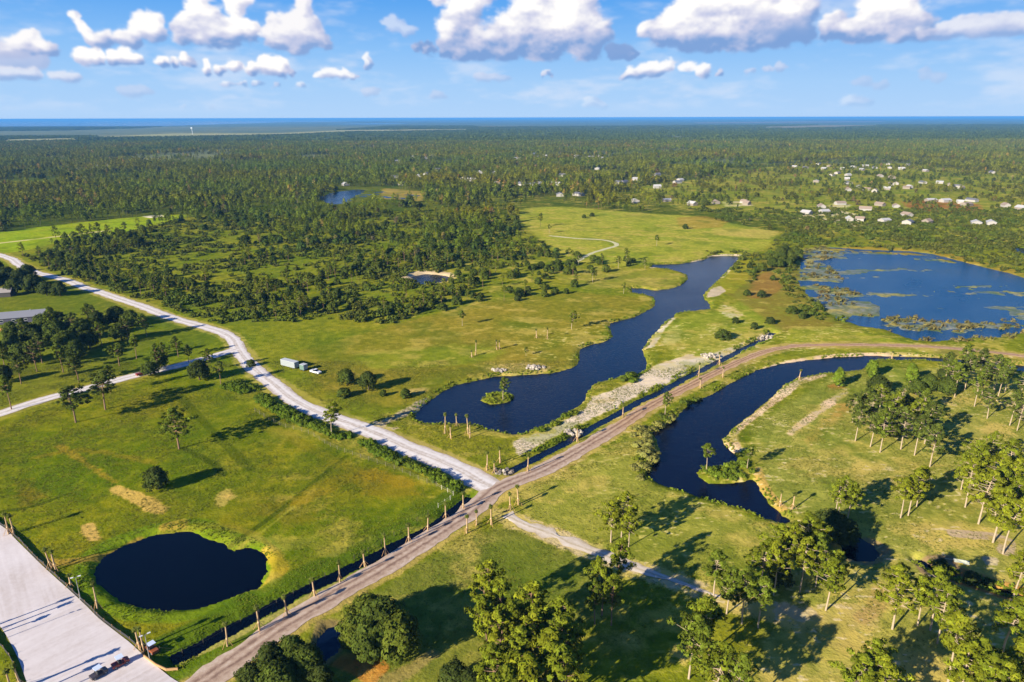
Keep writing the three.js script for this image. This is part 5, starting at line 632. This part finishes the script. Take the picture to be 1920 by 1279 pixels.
// low scrub, tall weeds and grass
{
  const tuft = (seed, n, h, w) => { const r = rng(seed), L = new Leaves(); for (let i = 0; i < n; i++) { const a = r() * 6.28, d = Math.sqrt(r()) * w; L.clump(r, Math.cos(a) * d, h * 0.4, Math.sin(a) * d, 0.12, h * 0.5, 2, h * 0.9, [0, -h, 0, w + h], 0.75 + r() * 0.5, 0.22); } return L.geometry(); };
  const scatter = (name, label, geos, m, pts, tint) => geos.forEach((g, k) => {
    const mine = pts.filter((_, i) => i % geos.length === k), o = new THREE.InstancedMesh(g, m, mine.length), q = new THREE.Matrix4(), p = new THREE.Vector3(), rot = new THREE.Quaternion(), sc = new THREE.Vector3(), c = new THREE.Color(), up = new THREE.Vector3(0, 1, 0);
    mine.forEach(([x, z, s], i) => { const a = hash(i, k + 3); o.setMatrixAt(i, q.compose(p.set(x, groundY(x, z) - 0.03, z), rot.setFromAxisAngle(up, a * 40), sc.set(s, s * (0.8 + a * 0.5), s))); const b = 0.75 + hash(i + 9, k) * 0.5, n = fbm(x * 0.06, z * 0.06, 3); c.setRGB(b * lerp(tint[0], tint[1], n), b, b * lerp(0.8, 1.4, n)); o.setColorAt(i, c); });
    o.userData.kind = 'stuff'; o.userData.label = label; add(o, name);
  });
  const r = rng(7);
  // short tufts over the near meadows
  const grass = [];
  for (let i = 0; i < 210000; i++) { const t = Math.sqrt(r()), z = -(92 + 190 * t * 1.0), x = (r() * 2 - 1) * (-z * 0.8 + 12); if (cover(x, z) || r() > sstep(0.28, 0.62, fbm(x * 0.09, z * 0.09, 3))) continue; grass.push([x, z, 0.55 + r() * 0.6]); }
  scatter('grass', 'short uneven grass tufts over the meadows', [tuft(1, 5, 0.22, 0.3), tuft(2, 5, 0.26, 0.32), tuft(3, 6, 0.2, 0.36)], leafMat(0.15, 0.17, 0.024), grass, [0.85, 1.25]);
  // tall weeds on ditch banks, pond rims and behind the road
  const weeds = [], along = (pts, n, w, off, s0, s1, closed) => { const p = smooth(closed ? [...pts, pts[0]] : pts, false, 1); for (let i = 0; i < n; i++) { const k = Math.floor(r() * (p.length - 1)), a = p[k], b = p[k + 1], dx = b[0] - a[0], dz = b[1] - a[1], l = Math.hypot(dx, dz) || 1, o = off + (r() - 0.5) * w, f = r(), x = a[0] + dx * f - dz / l * o, z = a[1] + dz * f + dx / l * o; const d = waterDist(x, z)[0]; const q = fbm(x * 0.16 + 5, z * 0.16, 3); if (d < 0.1 || cover(x, z) === 2 || q < 0.4 + r() * 0.2) continue; weeds.push([x, z, lerp(s0, s1, r()) * (0.5 + q)]); } };
  along(DITCH_SOUTH, 3600, 10, -6, 0.08, 0.24); along(DITCH_SOUTH, 2600, 3.4, 3.4, 0.1, 0.36);; along(DITCH_EAST, 4600, 8, 0, 0.2, 0.8); along(POND, 3600, 8, 0, 0.12, 0.36, true); along(LONG_LAKE, 5200, 4, 0, 0.3, 0.8, true); along(CHANNEL, 4200, 4, 0, 0.3, 0.7, true); along(ISLAND, 900, 7, 0, 0.5, 1.1, true); along(BROOK, 500, 5, 0, 0.4, 1);
  scatter('tall_weeds', 'tall green weeds along the ditches and shores', [tuft(11, 8, 0.8, 0.4), tuft(12, 8, 1.0, 0.42)], leafMat(0.17, 0.21, 0.016), weeds, [0.8, 1.2]);
  const hedge = [[-112.5,-254.1],[-100.4,-246.8],[-85.6,-232.8],[-72.4,-220.5],[-61.2,-212.7],[-48.4,-203],[-36.7,-194.7],[-25.8,-186.3],[-17.1,-178],[-10.9,-171.1]], spots = [];
  { const p = smooth(hedge, false, 1); for (let i = 0; i < 2400; i++) { const k = Math.floor(r() * (p.length - 1)), a = p[k], b = p[k + 1], dx = b[0] - a[0], dz = b[1] - a[1], l = Math.hypot(dx, dz), o = (r() - 0.5) * 7, f = r(); const x = a[0] + dx * f - dz / l * o, z = a[1] + dz * f + dx / l * o; const q = fbm(x * 0.1, z * 0.1, 3); if (cover(x, z) || q < 0.3 + r() * 0.3) continue; spots.push([x, z, (0.2 + r() * r() * 0.95) * (0.5 + q)]); } }
  const bushGeo = SHRUBS.map((v) => v.crown);
  scatter('hedge_growth', 'dense green undergrowth along the curved gravel road', bushGeo, LEAF.shrub[0], spots, [0.8, 1.15]);
  // spit and island growth
  const spit = []; const SPIT = [[55.2,-184.1],[59.4,-186.7],[66.6,-188],[70.5,-188.7],[71.3,-182.7],[67.4,-178.9],[61.6,-177.7],[57.2,-178.4]];
  for (let i = 0; i < 900; i++) { const x = lerp(50, 110, r()), z = lerp(-200, -165, r()); if (inPoly(SPIT, x, z)) spit.push([x, z, 0.4 + r() * 0.4]); }
  scatter('spit_growth', 'bright green plants covering the spit in the canal', bushGeo, LEAF.bright[0], spit, [0.9, 1.2]);
  // woodland scrub, wetland rim, settlement scrub
  const scrub = [];
  for (let i = 0; i < 26000; i++) { const z = -lerp(340, 800, r()), x = (r() * 2 - 1) * (-z * 0.8 + 10); if (cover(x, z)) continue; const n = fbm(x * 0.03 + 9, z * 0.03, 3); let ok = 0; if (inPoly(WOODLAND, x, z)) ok = n > 0.46 ? 0.6 : 0.15; else if (inPoly(SETTLEMENT, x, z)) ok = n > 0.42 ? 0.9 : 0.35; else if (x > 150 && inPoly([[135.8,-388.2],[182.6,-496.8],[226.4,-538.6],[267.3,-574.5],[319.7,-556.1],[340.1,-519.3],[355.3,-466.7],[365.9,-405.1],[474.7,-535],[378.8,-596.9],[307.1,-621.2],[261.9,-653.5],[201.4,-538.9],[141,-414.4]], x, z)) ok = n > 0.42 ? 0.8 : 0.25; else if (x > 150 && waterDist(x, z)[0] < 14) ok = 0.5; if (r() < ok) scrub.push([x, z, 0.6 + r() * 0.9]); }
  scatter('scrub', 'low scrub between the trees and around the wetland', [shrub(301, 2.2, 1.9, 7, 12, 0.8).crown, shrub(302, 2.4, 1.8, 7, 12, 0.8).crown], LEAF.shrub[1], scrub, [0.8, 1.4]);
  // reeds in the marsh
  const reeds = [];
  for (let i = 0; i < 16000; i++) { const k = r() < 0.55 ? 1 : 0, p = MARSH[k], x = lerp(170, 480, r()), z = lerp(-620, -300, r()); if (!inPoly(p, x, z)) continue; const h = groundY(x, z); if (h < LEVEL + 0.02) continue; if (fbm(x * 0.06, z * 0.1, 3) < 0.5 && k === 0) continue; reeds.push([x, z, 0.7 + r() * 0.9]); }
  scatter('reeds', 'olive reeds standing in the wetland shallows', [tuft(21, 9, 1.2, 0.8), tuft(22, 9, 1.4, 0.8)], leafMat(0.15, 0.145, 0.045), reeds, [0.9, 1.4]);
  console.log('grass', grass.length, weeds.length, spots.length, scrub.length, reeds.length);
}

// ---------- built things ----------
const TIMBER = mat(182, 142, 92, 0.9), TIMBER_PALE = mat(206, 182, 140, 0.9), PALM_BARK = mat(178, 150, 112, 1), WHITE = mat(226, 226, 222, 0.6), GREY = mat(150, 154, 158, 0.6), DARK = mat(48, 50, 54, 0.7), STEEL = mat(150, 150, 148, 0.45), GLASS = mat(30, 40, 52, 0.15);
const frondMat = leafMat(0.13, 0.15, 0.03);
const PALM = [0, 1, 2].map((i) => {   // new palm, head tied up, held by timber props
  const r = rng(700 + i), g = new THREE.Group(), h = 4.6;
  part(limb([[0, -0.4, 0], [0.05, h * 0.4, 0.04], [0, h, 0]], 0.19, 0.13, 8), PALM_BARK, 'trunk', g);
  const L = new Leaves(); for (let k = 0; k < 9; k++) { const a = k * 0.7 + r(); L.clump(r, Math.cos(a) * 0.22, h + 0.35 + r() * 0.4, Math.sin(a) * 0.22, 0.14, 0.4, 10, 0.6, [0, h, 0, 0.6], 0.9, 0.2); }
  part(L.geometry(), frondMat, 'frond_head', g);
  for (let k = 0; k < 3; k++) { const a = k * 2.1 + i; part(bar([Math.cos(a) * 1.1, -0.05, Math.sin(a) * 1.1], [Math.cos(a) * 0.15, 1.9, Math.sin(a) * 0.15], 0.045), TIMBER, 'brace', g); }
  part(new THREE.CylinderGeometry(0.21, 0.21, 0.3, 8).translate(0.03, 1.85, 0.03), TIMBER_PALE, 'batten_band', g);
  return g;
});
function palms(list, label, group) { const labels = counted(list, label, group); list.forEach(([x, z, h], i) => { const p = PALM[i % 3].clone(); p.position.set(x, Math.max(groundY(x, z), LEVEL + 0.3), z); p.rotation.set((hash(i, 3) - 0.5) * 0.14, i * 1.9, (hash(i, 5) - 0.5) * 0.14); p.scale.set(0.9 + hash(i, 9) * 0.3, h / 4.6 * (0.85 + hash(i, 7) * 0.3), 0.9 + hash(i, 9) * 0.3); tag(add(p, 'braced_palm'), labels[i], 'palm', group); }); }
palms([[-56.8,-112.4,4.6],[-52,-116.9,4.8],[-47.5,-121.3,4.6],[-43.5,-127.5,4],[-39.1,-132.2,4.4],[-34.7,-138.5,4.4],[-30.5,-142.6,4.8],[-25.8,-148.1,4.6],[-21.6,-153,4.6],[-17.4,-158.6,4.4],[-13.3,-163.3,4.2]], 'timber-propped palm between the ditch and the dirt road', 'propped palms along the ditch');
palms([[-11.6,-151.5,4.2],[-5.5,-155.3,4.6],[-0.5,-162.4,4.6],[1.6,-165.1,5],[-9.3,-155.1,3.4]], 'propped palm on the grassy side of the dirt road', 'propped palms on the grass at the crossing');
palms([[-22.4,-209.6,6],[-20.2,-205.9,4],[-18.8,-215.4,4],[-14.6,-209.1,6],[-13.9,-206.3,4.4]], 'bare propped palm of the cluster on the lake lawn', 'propped palm cluster at the lake');
palms([[-7.6,-184.3,5],[-3.8,-188.9,4.2],[-5.2,-183,3.4]], 'propped palm beside the rubble at the road crossing', 'propped palms at the rubble');
palms([[4.5,-183.5,4.6],[21,-203.4,4.6],[38.8,-222.1,4.4],[72.9,-249.4,3.6],[75.6,-262.2,4.6],[88,-276.1,5.4],[84.9,-260.9,3.4]], 'propped palm between the east ditch and the dirt road', 'propped palms along the east ditch');
palms([[-127.5,-151.6,5],[-126.2,-151.6,4.6],[-107.7,-137.6,5],[-106.3,-136.9,4.6],[-88.9,-123.3,5.4],[-73.8,-111.6,5],[-72.6,-111,4.4],[-99.3,-131,2.6],[-91.7,-100.7,5],[-90.3,-101.7,5]], 'propped palm planted along the edge of the white gravel yard', 'propped palms along the gravel yard');
palms([[-109.4,-116.6,5.2],[-107.5,-115.5,5],[-109.3,-112.1,5],[-91.3,-97.1,5.4],[-89.2,-95.7,5]], 'propped palm on the far verge of the white gravel yard', 'propped palms on the yard verge');
palms([[-16.1,-289.3,5.6],[-7,-296.7,3.8],[-5.6,-297.4,3.6],[11.7,-314,3.8],[16.7,-312.3,4.4],[-17.6,-286.5,3],[72.3,-164.2,3.6],[74.9,-162.3,4],[114.7,-258.3,4],[165,-283.6,3]], 'lone propped palm standing in the open grass near water', 'propped palms in open grass');

function lamp(x, z, h, turn, label) {
  const g = new THREE.Group(); part(new THREE.CylinderGeometry(0.05, 0.09, h, 8).translate(0, h / 2, 0), STEEL, 'pole', g);
  for (const s of [-1, 1]) { part(bar([0, h - 0.1, 0], [s * 0.5, h + 0.05, 0], 0.03), STEEL, 'arm', g); part(new THREE.BoxGeometry(0.6, 0.1, 0.32).translate(s * 0.7, h + 0.06, 0), WHITE, 'lamp_head', g); }
  part(new THREE.CylinderGeometry(0.2, 0.22, 0.3, 10).translate(0, 0.12, 0), GREY, 'footing', g);
  g.position.set(x, 0, z); g.rotation.y = turn; tag(add(g, 'street_lamp'), label, 'street lamp');
}
const LAMPS = [[-94.6,-126.8,0],[-70.4,-108.7,0]];
lamp(LAMPS[0][0], LAMPS[0][1], 5.6, 0.5, 'two-headed white street lamp between the gravel yard and the round pond');
lamp(LAMPS[1][0], LAMPS[1][1], 6, 0.7, 'two-headed white street lamp at the corner of yard and ditch');
{ const [[x, z]] = [[-104.7,-112.8,0]]; lamp(x, z, 6, 0.6, 'two-headed street lamp on the far verge of the gravel yard'); }

function wheel(parent, r, w, x, z, rimMat) { const t = part(new THREE.TorusGeometry(r * 0.72, r * 0.28, 8, 18).rotateY(Math.PI / 2).scale(w / (r * 0.56), 1, 1).translate(x, r, z), DARK, 'wheel', parent); part(new THREE.CylinderGeometry(r * 0.55, r * 0.55, w * 0.7, 12).rotateZ(Math.PI / 2).translate(x, r, z), rimMat, 'rim', t); }
function cart(x, z, turn, body, label) {   // utility cart: nose along -z
  const g = new THREE.Group(), s = new THREE.Shape([[-1.4, 0.35], [1.45, 0.35], [1.5, 0.72], [0.75, 0.95], [0.62, 0.55], [-0.3, 0.55], [-0.35, 0.8], [-1.4, 0.8]].map((p) => new THREE.Vector2(...p)));
  part(new THREE.ExtrudeGeometry(s, { depth: 1.24, bevelEnabled: true, bevelSize: 0.04, bevelThickness: 0.04, bevelSegments: 2 }).translate(0, 0, -0.62).rotateY(Math.PI / 2), body, 'body', g);
  part(box(1.2, 0.16, 0.5, 0, 0.72, -0.02), DARK, 'seat', g); part(new THREE.BoxGeometry(1.2, 0.5, 0.12).rotateX(-0.15).translate(0, 1.02, 0.27), DARK, 'backrest', g);
  for (const [a, b] of [[-0.58, -0.72], [0.58, -0.72], [-0.58, 0.36], [0.58, 0.36]]) part(bar([a, 0.8, b], [a * 0.94, 1.86, b < 0 ? -0.42 : 0.36], 0.03), DARK, 'roof_post', g);
  part(new THREE.BoxGeometry(1.34, 0.07, 1.3, 2, 1, 2).translate(0, 1.9, -0.03), mat(206, 218, 236, 0.4), 'roof', g);
  part(new THREE.TorusGeometry(0.17, 0.02, 6, 16).rotateX(-0.9).translate(-0.3, 1.06, -0.42), DARK, 'steering_wheel', g);
  part(new THREE.BoxGeometry(1.1, 0.5, 0.02).rotateX(0.35).translate(0, 1.25, -0.66), GLASS, 'windscreen', g);
  for (const a of [-0.4, 0.4]) part(new THREE.SphereGeometry(0.09, 10, 8).translate(a, 0.66, -1.5), WHITE, 'headlight', g);
  for (const a of [-0.6, 0.6]) for (const b of [-1.0, 0.95]) wheel(g, 0.3, 0.22, a, b, STEEL);
  g.position.set(x, 0.09, z); g.rotation.y = turn; tag(add(g, 'utility_cart'), label, 'cart');
}
{ const [a, b, c] = [[-75.4,-107.4,0],[-78,-104.7,0],[-71.6,-111,0]];
  cart(a[0], a[1], -0.75, mat(132, 52, 44, 0.4), 'red utility cart with pale roof parked on the gravel yard'); cart(b[0], b[1], -0.6, mat(72, 66, 70, 0.4), 'dark utility cart with pale roof parked beside the red cart'); cart(c[0] + 0.6, c[1], 0.9, mat(150, 84, 50, 0.4), 'orange-brown utility cart parked by the palm props and street lamp'); }
function car(x, z, turn, paint, label, name) {   // nose along +x
  const g = new THREE.Group(), ex = (pts, d, z0) => new THREE.ExtrudeGeometry(new THREE.Shape(pts.map((p) => new THREE.Vector2(...p))), { depth: d, bevelEnabled: true, bevelSize: 0.06, bevelThickness: 0.06, bevelSegments: 2 }).translate(0, 0, z0);
  part(ex([[-2.5, 0.4], [2.4, 0.4], [2.45, 0.85], [1.2, 1.02], [-2.5, 1.02]], 1.7, -0.85), paint, 'body', g);
  part(ex([[-0.9, 1.04], [1.15, 1.04], [0.5, 1.62], [-0.7, 1.62]], 1.5, -0.75), GLASS, 'cabin_glass', g); part(new THREE.BoxGeometry(1.3, 0.07, 1.5).translate(-0.1, 1.68, 0), paint, 'roof', g);
  for (const a of [-1.5, 1.5]) for (const b of [-0.85, 0.85]) { const t = part(new THREE.TorusGeometry(0.26, 0.11, 8, 18).translate(a, 0.37, b), DARK, 'wheel', g); part(new THREE.CylinderGeometry(0.2, 0.2, 0.16, 12).rotateX(Math.PI / 2).translate(a, 0.37, b), STEEL, 'rim', t); }
  for (const b of [-0.65, 0.65]) { part(box(0.06, 0.16, 0.34, 2.5, 0.76, b), WHITE, 'headlight', g); part(box(0.06, 0.2, 0.2, -2.57, 0.84, b), mat(160, 20, 18, 0.4), 'tail_light', g); }
  g.position.set(x, 0.12, z); g.rotation.y = turn; tag(add(g, name), label, 'vehicle');
}
{ const [[x, z], [x2, z2]] = [[-151.3,-265.7,0],[-80.8,-267,0]]; car(x, z, 0.857, mat(130, 44, 38, 0.35), 'red pickup driving on the pale gravel lane', 'pickup_truck'); car(x2, z2, -0.55, mat(222, 222, 220, 0.35), 'white pickup parked at the end of the trailer row', 'pickup_truck'); }
function container(x, z, L, W, H, turn, m, label, name = 'storage_trailer') {
  const g = new THREE.Group(); part(box(L, H, W, 0, H / 2 + 0.5, 0), m, 'body', g);
  for (let k = 0; k < Math.floor(L / 0.6); k++) for (const s of [-1, 1]) part(box(0.12, H - 0.3, 0.05, -L / 2 + 0.4 + k * 0.6, H / 2 + 0.5, s * (W / 2 + 0.02)), m, 'rib', g);
  part(box(L + 0.1, 0.08, W + 0.1, 0, H + 0.54, 0), mat(186, 190, 188, 0.7), 'roof', g); for (const s of [-1, 1]) part(box(0.05, H - 0.4, W / 2 - 0.1, L / 2 + 0.03, H / 2 + 0.5, s * W / 4), GREY, 'door', g);
  for (const a of [-L * 0.35, L * 0.35]) for (const s of [-1, 1]) part(new THREE.CylinderGeometry(0.36, 0.36, 0.25, 14).rotateX(Math.PI / 2).translate(a, 0.36, s * (W / 2 - 0.2)), DARK, 'wheel', g);
  g.position.set(x, 0, z); g.rotation.y = turn; tag(add(g, name), label, 'trailer');
}
{ const P = [[-93.8,-274.8,0],[-86.8,-270.8,0],[-90.7,-273.5,0]]; container(P[0][0], P[0][1], 8.4, 2.4, 2.4, -0.55, mat(150, 158, 160, 0.7), 'long pale trailer on the grass beside the curved gravel road'); container(P[1][0], P[1][1], 2.4, 2.2, 2.1, -0.55, mat(100, 128, 118, 0.7), 'short greenish trailer between the long trailer and the pickup'); }

function gabled(x, z, L, W, H, R, turn, wall, roof, label, group, o = {}) {
  const g = new THREE.Group(), s = new THREE.Shape([[-W / 2, 0], [W / 2, 0], [W / 2, H], [0, H + R], [-W / 2, H]].map((p) => new THREE.Vector2(...p)));
  part(new THREE.ExtrudeGeometry(s, { depth: L, bevelEnabled: false }).translate(0, 0, -L / 2).rotateY(Math.PI / 2), wall, 'wall', g);
  const sl = Math.hypot(W / 2 + 0.5, R * (1 + 1 / W)), an = Math.atan2(R, W / 2);
  for (const k of [-1, 1]) part(new THREE.BoxGeometry(L + 0.8, 0.14, sl).rotateX(k * an).translate(0, H + R / 2 + 0.06, k * (W / 4 + 0.12)), roof, 'roof', g);
  if (o.detail) {
    for (let k = 0; k < 4; k++) { const w = part(box(1.5, 1.2, 0.08, -L * 0.36 + k * L * 0.24, 1.7, W / 2 + 0.04), WHITE, 'window', g); part(box(1.3, 1.0, 0.05, -L * 0.36 + k * L * 0.24, 1.7, W / 2 + 0.07), GLASS, 'pane', w); }
    const d = part(box(1, 2.1, 0.08, L * 0.02, 1.1, W / 2 + 0.04), WHITE, 'door', g); part(new THREE.SphereGeometry(0.05, 8, 6).translate(L * 0.02 + 0.4, 1.05, W / 2 + 0.12), STEEL, 'handle', d);
    part(box(0.5, 0.9, 0.5, L * 0.2, H + R + 0.2, 0), GREY, 'chimney', g);
  }
  g.position.set(x, 0, z); g.rotation.y = turn; tag(add(g, o.name ?? 'house'), label, 'house', group); return g;
}
{ const [[x, z], [x2, z2], [x3, z3]] = [[-254.4,-345.5,0],[-304.5,-397.8,0],[-251.5,-326.7,0]];
  gabled(x, z, 22, 8, 3, 2.3, 0.36, mat(84, 82, 100, 0.9), mat(124, 126, 134, 0.8), 'long dark-walled house with grey roof and white trim in the grove', undefined, { detail: 1 });
  gabled(x2, z2, 16, 7, 2.8, 1.9, 0.3, mat(74, 70, 68, 0.9), mat(150, 142, 136, 0.8), 'low shed with pale roof behind the long grey house', undefined, { name: 'shed' });
  const t = new THREE.Group(), c = mat(176, 96, 52, 0.8); part(limb([[-1.2, 0.2, 0], [0, 1.0, 0.2], [1.3, 0.15, 0]], 1.0, 0.9, 8), c, 'heap', t); part(box(2.6, 0.3, 1.6, 0, 0.15, 0), c, 'base', t); t.position.set(x3, 0, z3); tag(add(t, 'clay_heap'), 'orange clay heap beside the long grey house', 'heap'); }
{ // houses of the far settlement
  const r = rng(55), W1 = mat(160, 156, 148, 0.8), W2 = mat(136, 126, 112, 0.8), R1 = mat(178, 176, 172, 0.7), R2 = mat(108, 108, 112, 0.7), R3 = mat(150, 132, 114, 0.7);
  const near = SETTLERS;
  near.forEach(([x, z]) => gabled(x, z, 7 + r() * 6, 6 + r() * 2.5, 2.6, 1.3 + r() * 0.9, r() * 3, r() < 0.6 ? W1 : W2, [R1, R1, R2, R3, R3][Math.floor(r() * 5)], 'small pale house among the trees of the far settlement', 'houses of the far settlement'));
  const far = FOREST_HOUSES;
  far.forEach(([x, z]) => gabled(x, z, 9 + r() * 8, 7 + r() * 3, 3, 1.6 + r(), r() * 3, W1, [R1, R1, R2][Math.floor(r() * 3)], 'tiny white house half hidden in the pine forest', 'houses in the pine forest'));
}
{ // water tower on the plain
  const [[x, z]] = [[-2098.8,-4751.6,0]], g = new THREE.Group(); part(new THREE.LatheGeometry([[0, 46], [5, 44.5], [7, 40], [6, 36], [2, 33], [1.4, 30], [1.4, 4], [4, 0], [0, 0]].map((p) => new THREE.Vector2(...p)), 20), mat(214, 220, 224, 0.6), 'tank_and_stem', g); part(new THREE.TorusGeometry(6.9, 0.3, 6, 20).rotateX(Math.PI / 2).translate(0, 39, 0), STEEL, 'walkway', g);
  g.position.set(x, 0, z); tag(add(g, 'water_tower'), 'pale water tower standing in far fields near the bay', 'tower');
}
function fence(pts, step, h, rails, label, postMat, railMat) {
  const p = smooth(pts, false, step), g = new THREE.Group(), [ox, oz] = p[0]; const pg = new THREE.CylinderGeometry(0.055, 0.06, h + 0.3, 7);
  p.forEach(([x, z], i) => { part(pg, postMat, 'post', g).position.set(x - ox, h / 2 + groundY(x, z), z - oz); if (i) for (let k = 0; k < rails; k++) { const [a, b] = p[i - 1], y = h * (k + 1) / (rails + 0.25); part(bar([a - ox, y + groundY(a, b), b - oz], [x - ox, y + groundY(x, z), z - oz], 0.014, 0.014, 4), railMat, 'rail', g); } });
  g.position.set(ox, 0, oz); tag(add(g, 'fence'), label, 'fence');
}
fence([[-92.1,-228],[-78.2,-215.3],[-68.6,-210.3],[-58,-200],[-46.2,-191.9],[-35.2,-185.1],[-26.3,-178],[-21.7,-174.9]], 3.4, 1.4, 3, 'weathered wire fence along the hedge side of the mown field', mat(140, 128, 104, 1), mat(110, 108, 96, 0.8));
fence([[-21.7,-174.9],[-18.8,-172],[-16.5,-170.2],[-17.4,-166.9],[-20,-163.6]], 2.4, 1.3, 2, 'pale wooden corner fence at the mown field near the crossing', mat(214, 206, 186, 1), mat(206, 198, 178, 1));
fence([[-20,-163.6],[-27.4,-153.5],[-35.1,-144.4],[-43.2,-135.5],[-50.6,-127.5],[-58.1,-119.6],[-65.6,-111.5],[-69.5,-111]], 4, 1.2, 2, 'dark wire fence along the mown field side of the ditch', mat(92, 82, 66, 1), mat(80, 76, 66, 0.9));
function siltFence(pts, label) {
  const p = smooth(pts, false, 1.6), g = new THREE.Group(), [ox, oz] = p[0], pos = [], idx = [];
  p.forEach(([x, z], i) => { const n = p[Math.min(i + 1, p.length - 1)], c = p[Math.max(i - 1, 0)], l = Math.hypot(n[0] - c[0], n[1] - c[1]), ux = -(n[1] - c[1]) / l * 0.03, uz = (n[0] - c[0]) / l * 0.03, h = 0.62 + (hash(i, 4) - 0.5) * 0.2, sw = (hash(i, 8) - 0.5) * 0.3, X = x - ox + sw, Z = z - oz; pos.push(X - ux, -0.05, Z - uz, X - ux, h, Z - uz, X + ux, h, Z + uz, X + ux, -0.05, Z + uz); if (i) for (let k = 0; k < 3; k++) { const a = i * 4 + k, b = a - 4; idx.push(b, b + 1, a, b + 1, a + 1, a); } if (i % 2 === 0) part(box(0.06, 0.95, 0.06, X, 0.42, Z), TIMBER, 'stake', g); });
  const ge = new THREE.BufferGeometry(); ge.setAttribute('position', new THREE.Float32BufferAttribute(pos, 3)); ge.setIndex(idx); ge.computeVertexNormals(); part(ge, new THREE.MeshStandardMaterial({ color: rgb(44, 44, 46), roughness: 0.8, side: THREE.DoubleSide }), 'fabric', g);
  g.position.set(ox, 0, oz); tag(add(g, 'silt_fence'), label, 'silt fence');
}
siltFence([[-149.2,-167],[-132.9,-156.2],[-129.4,-153.9],[-124,-149.7],[-118.4,-145.2],[-111.6,-139.8],[-105.6,-135.2],[-98.8,-130],[-92.3,-125],[-87,-120.8],[-81.4,-117],[-76.3,-113.5],[-72.3,-110.1]], 'black fabric silt fence on stakes along the gravel yard by the pond');
siltFence([[-113.5,-122.2],[-102.6,-113.1],[-99.4,-110.6],[-95.7,-107.2],[-91.8,-102.6]], 'black fabric silt fence on the grass verge beyond the gravel yard');
{ // timber kerb at the culvert
  const P = [[-72.3,-109.8],[-68.6,-107.3],[-65.9,-106],[-63.8,-106.2]]; P.slice(1).forEach((b, i) => { const a = P[i], L = Math.hypot(b[0] - a[0], b[1] - a[1]), m = new THREE.Mesh(new THREE.BoxGeometry(L, 0.5, 0.18).translate(0, 0.2, 0), TIMBER); m.position.set((a[0] + b[0]) / 2, 0.05, (a[1] + b[1]) / 2); m.rotation.y = -Math.atan2(b[1] - a[1], b[0] - a[0]); tag(add(m, 'timber_sleeper'), 'weathered timber sleeper edging the ditch at the gravel yard corner', 'sleeper', 'timber edging at the yard corner'); });
}
// rubble and rock heaps
const ROCK = [mat(172, 162, 146, 1), mat(146, 136, 122, 1), mat(108, 100, 92, 1)], rockGeo = [0, 1, 2, 3].map((k) => { const g = new THREE.IcosahedronGeometry(0.5, 1), a = g.attributes.position; for (let i = 0; i < a.count; i++) { const s = 0.75 + hash(Math.round(a.getX(i) * 50) + k * 7, Math.round(a.getY(i) * 50 + a.getZ(i) * 91)) * 0.5; a.setXYZ(i, a.getX(i) * s * 1.2, a.getY(i) * s * 0.8, a.getZ(i) * s); } g.computeVertexNormals(); return g; });
function rubble(x, z, n, rad, label, seed, dark = 0) { const r = rng(seed), g = new THREE.Group(); for (let i = 0; i < n; i++) { const a = r() * 6.28, d = Math.sqrt(r()) * rad, m = part(rockGeo[i % 4], ROCK[Math.min(2, Math.floor(r() * 2 + dark))], 'stone', g), s = 0.5 + r() * 1.0; m.position.set(Math.cos(a) * d * 1.5, 0.15 + (1 - d / rad) * rad * 0.3 * r(), Math.sin(a) * d); m.rotation.set(r() * 3, r() * 3, r() * 3); m.scale.setScalar(s); } g.position.set(x, Math.max(groundY(x, z), LEVEL), z); tag(add(g, 'rubble_heap'), label, 'rubble'); }
{ const P = [[9.6,-272.7,0],[-5.6,-269.6,0],[-2.5,-183.6,0],[20.4,-210.6,0],[-4.1,-183.3,0],[122.2,-314.7,0],[114.9,-308.2,0],[86.7,-287.1,0],[-37.5,-243.7,0]];
  rubble(P[0][0], P[0][1], 40, 2.6, 'pale limestone heap on the sandy edge of the lake bay', 1); rubble(P[1][0], P[1][1], 24, 2, 'low limestone scatter beside the heap at the lake bay', 2); rubble(P[2][0], P[2][1], 40, 2.2, 'grey broken concrete at the culvert of the road crossing', 3, 0.9);
  rubble(P[3][0], P[3][1], 34, 2.2, 'pale rubble heap between the sandy bank and the ditch', 4, 0.4); rubble(P[5][0], P[5][1], 40, 3.4, 'light rock heap at the far end of the east ditch', 6); rubble(P[7][0], P[7][1], 30, 3, 'white rock scatter on the sandy bank above the east ditch', 8); }
{ // pale sheet lying by the brook
  const [[x, z]] = [[105.7,-138.9,0]], g = new THREE.PlaneGeometry(3.2, 1.6, 16, 8).rotateX(-Math.PI / 2), a = g.attributes.position; for (let i = 0; i < a.count; i++) a.setY(i, 0.1 + fbm(a.getX(i) * 1.6, a.getZ(i) * 1.6, 3) * 0.35); g.computeVertexNormals();
  const m = new THREE.Mesh(g, new THREE.MeshStandardMaterial({ color: rgb(216, 218, 186), roughness: 0.8, side: THREE.DoubleSide })); m.position.set(x, 0, z); m.rotation.y = -0.4; tag(add(m, 'tarpaulin'), 'crumpled pale sheet lying in the grass beside the brook', 'sheet');
}
renderer.render(scene, camera);
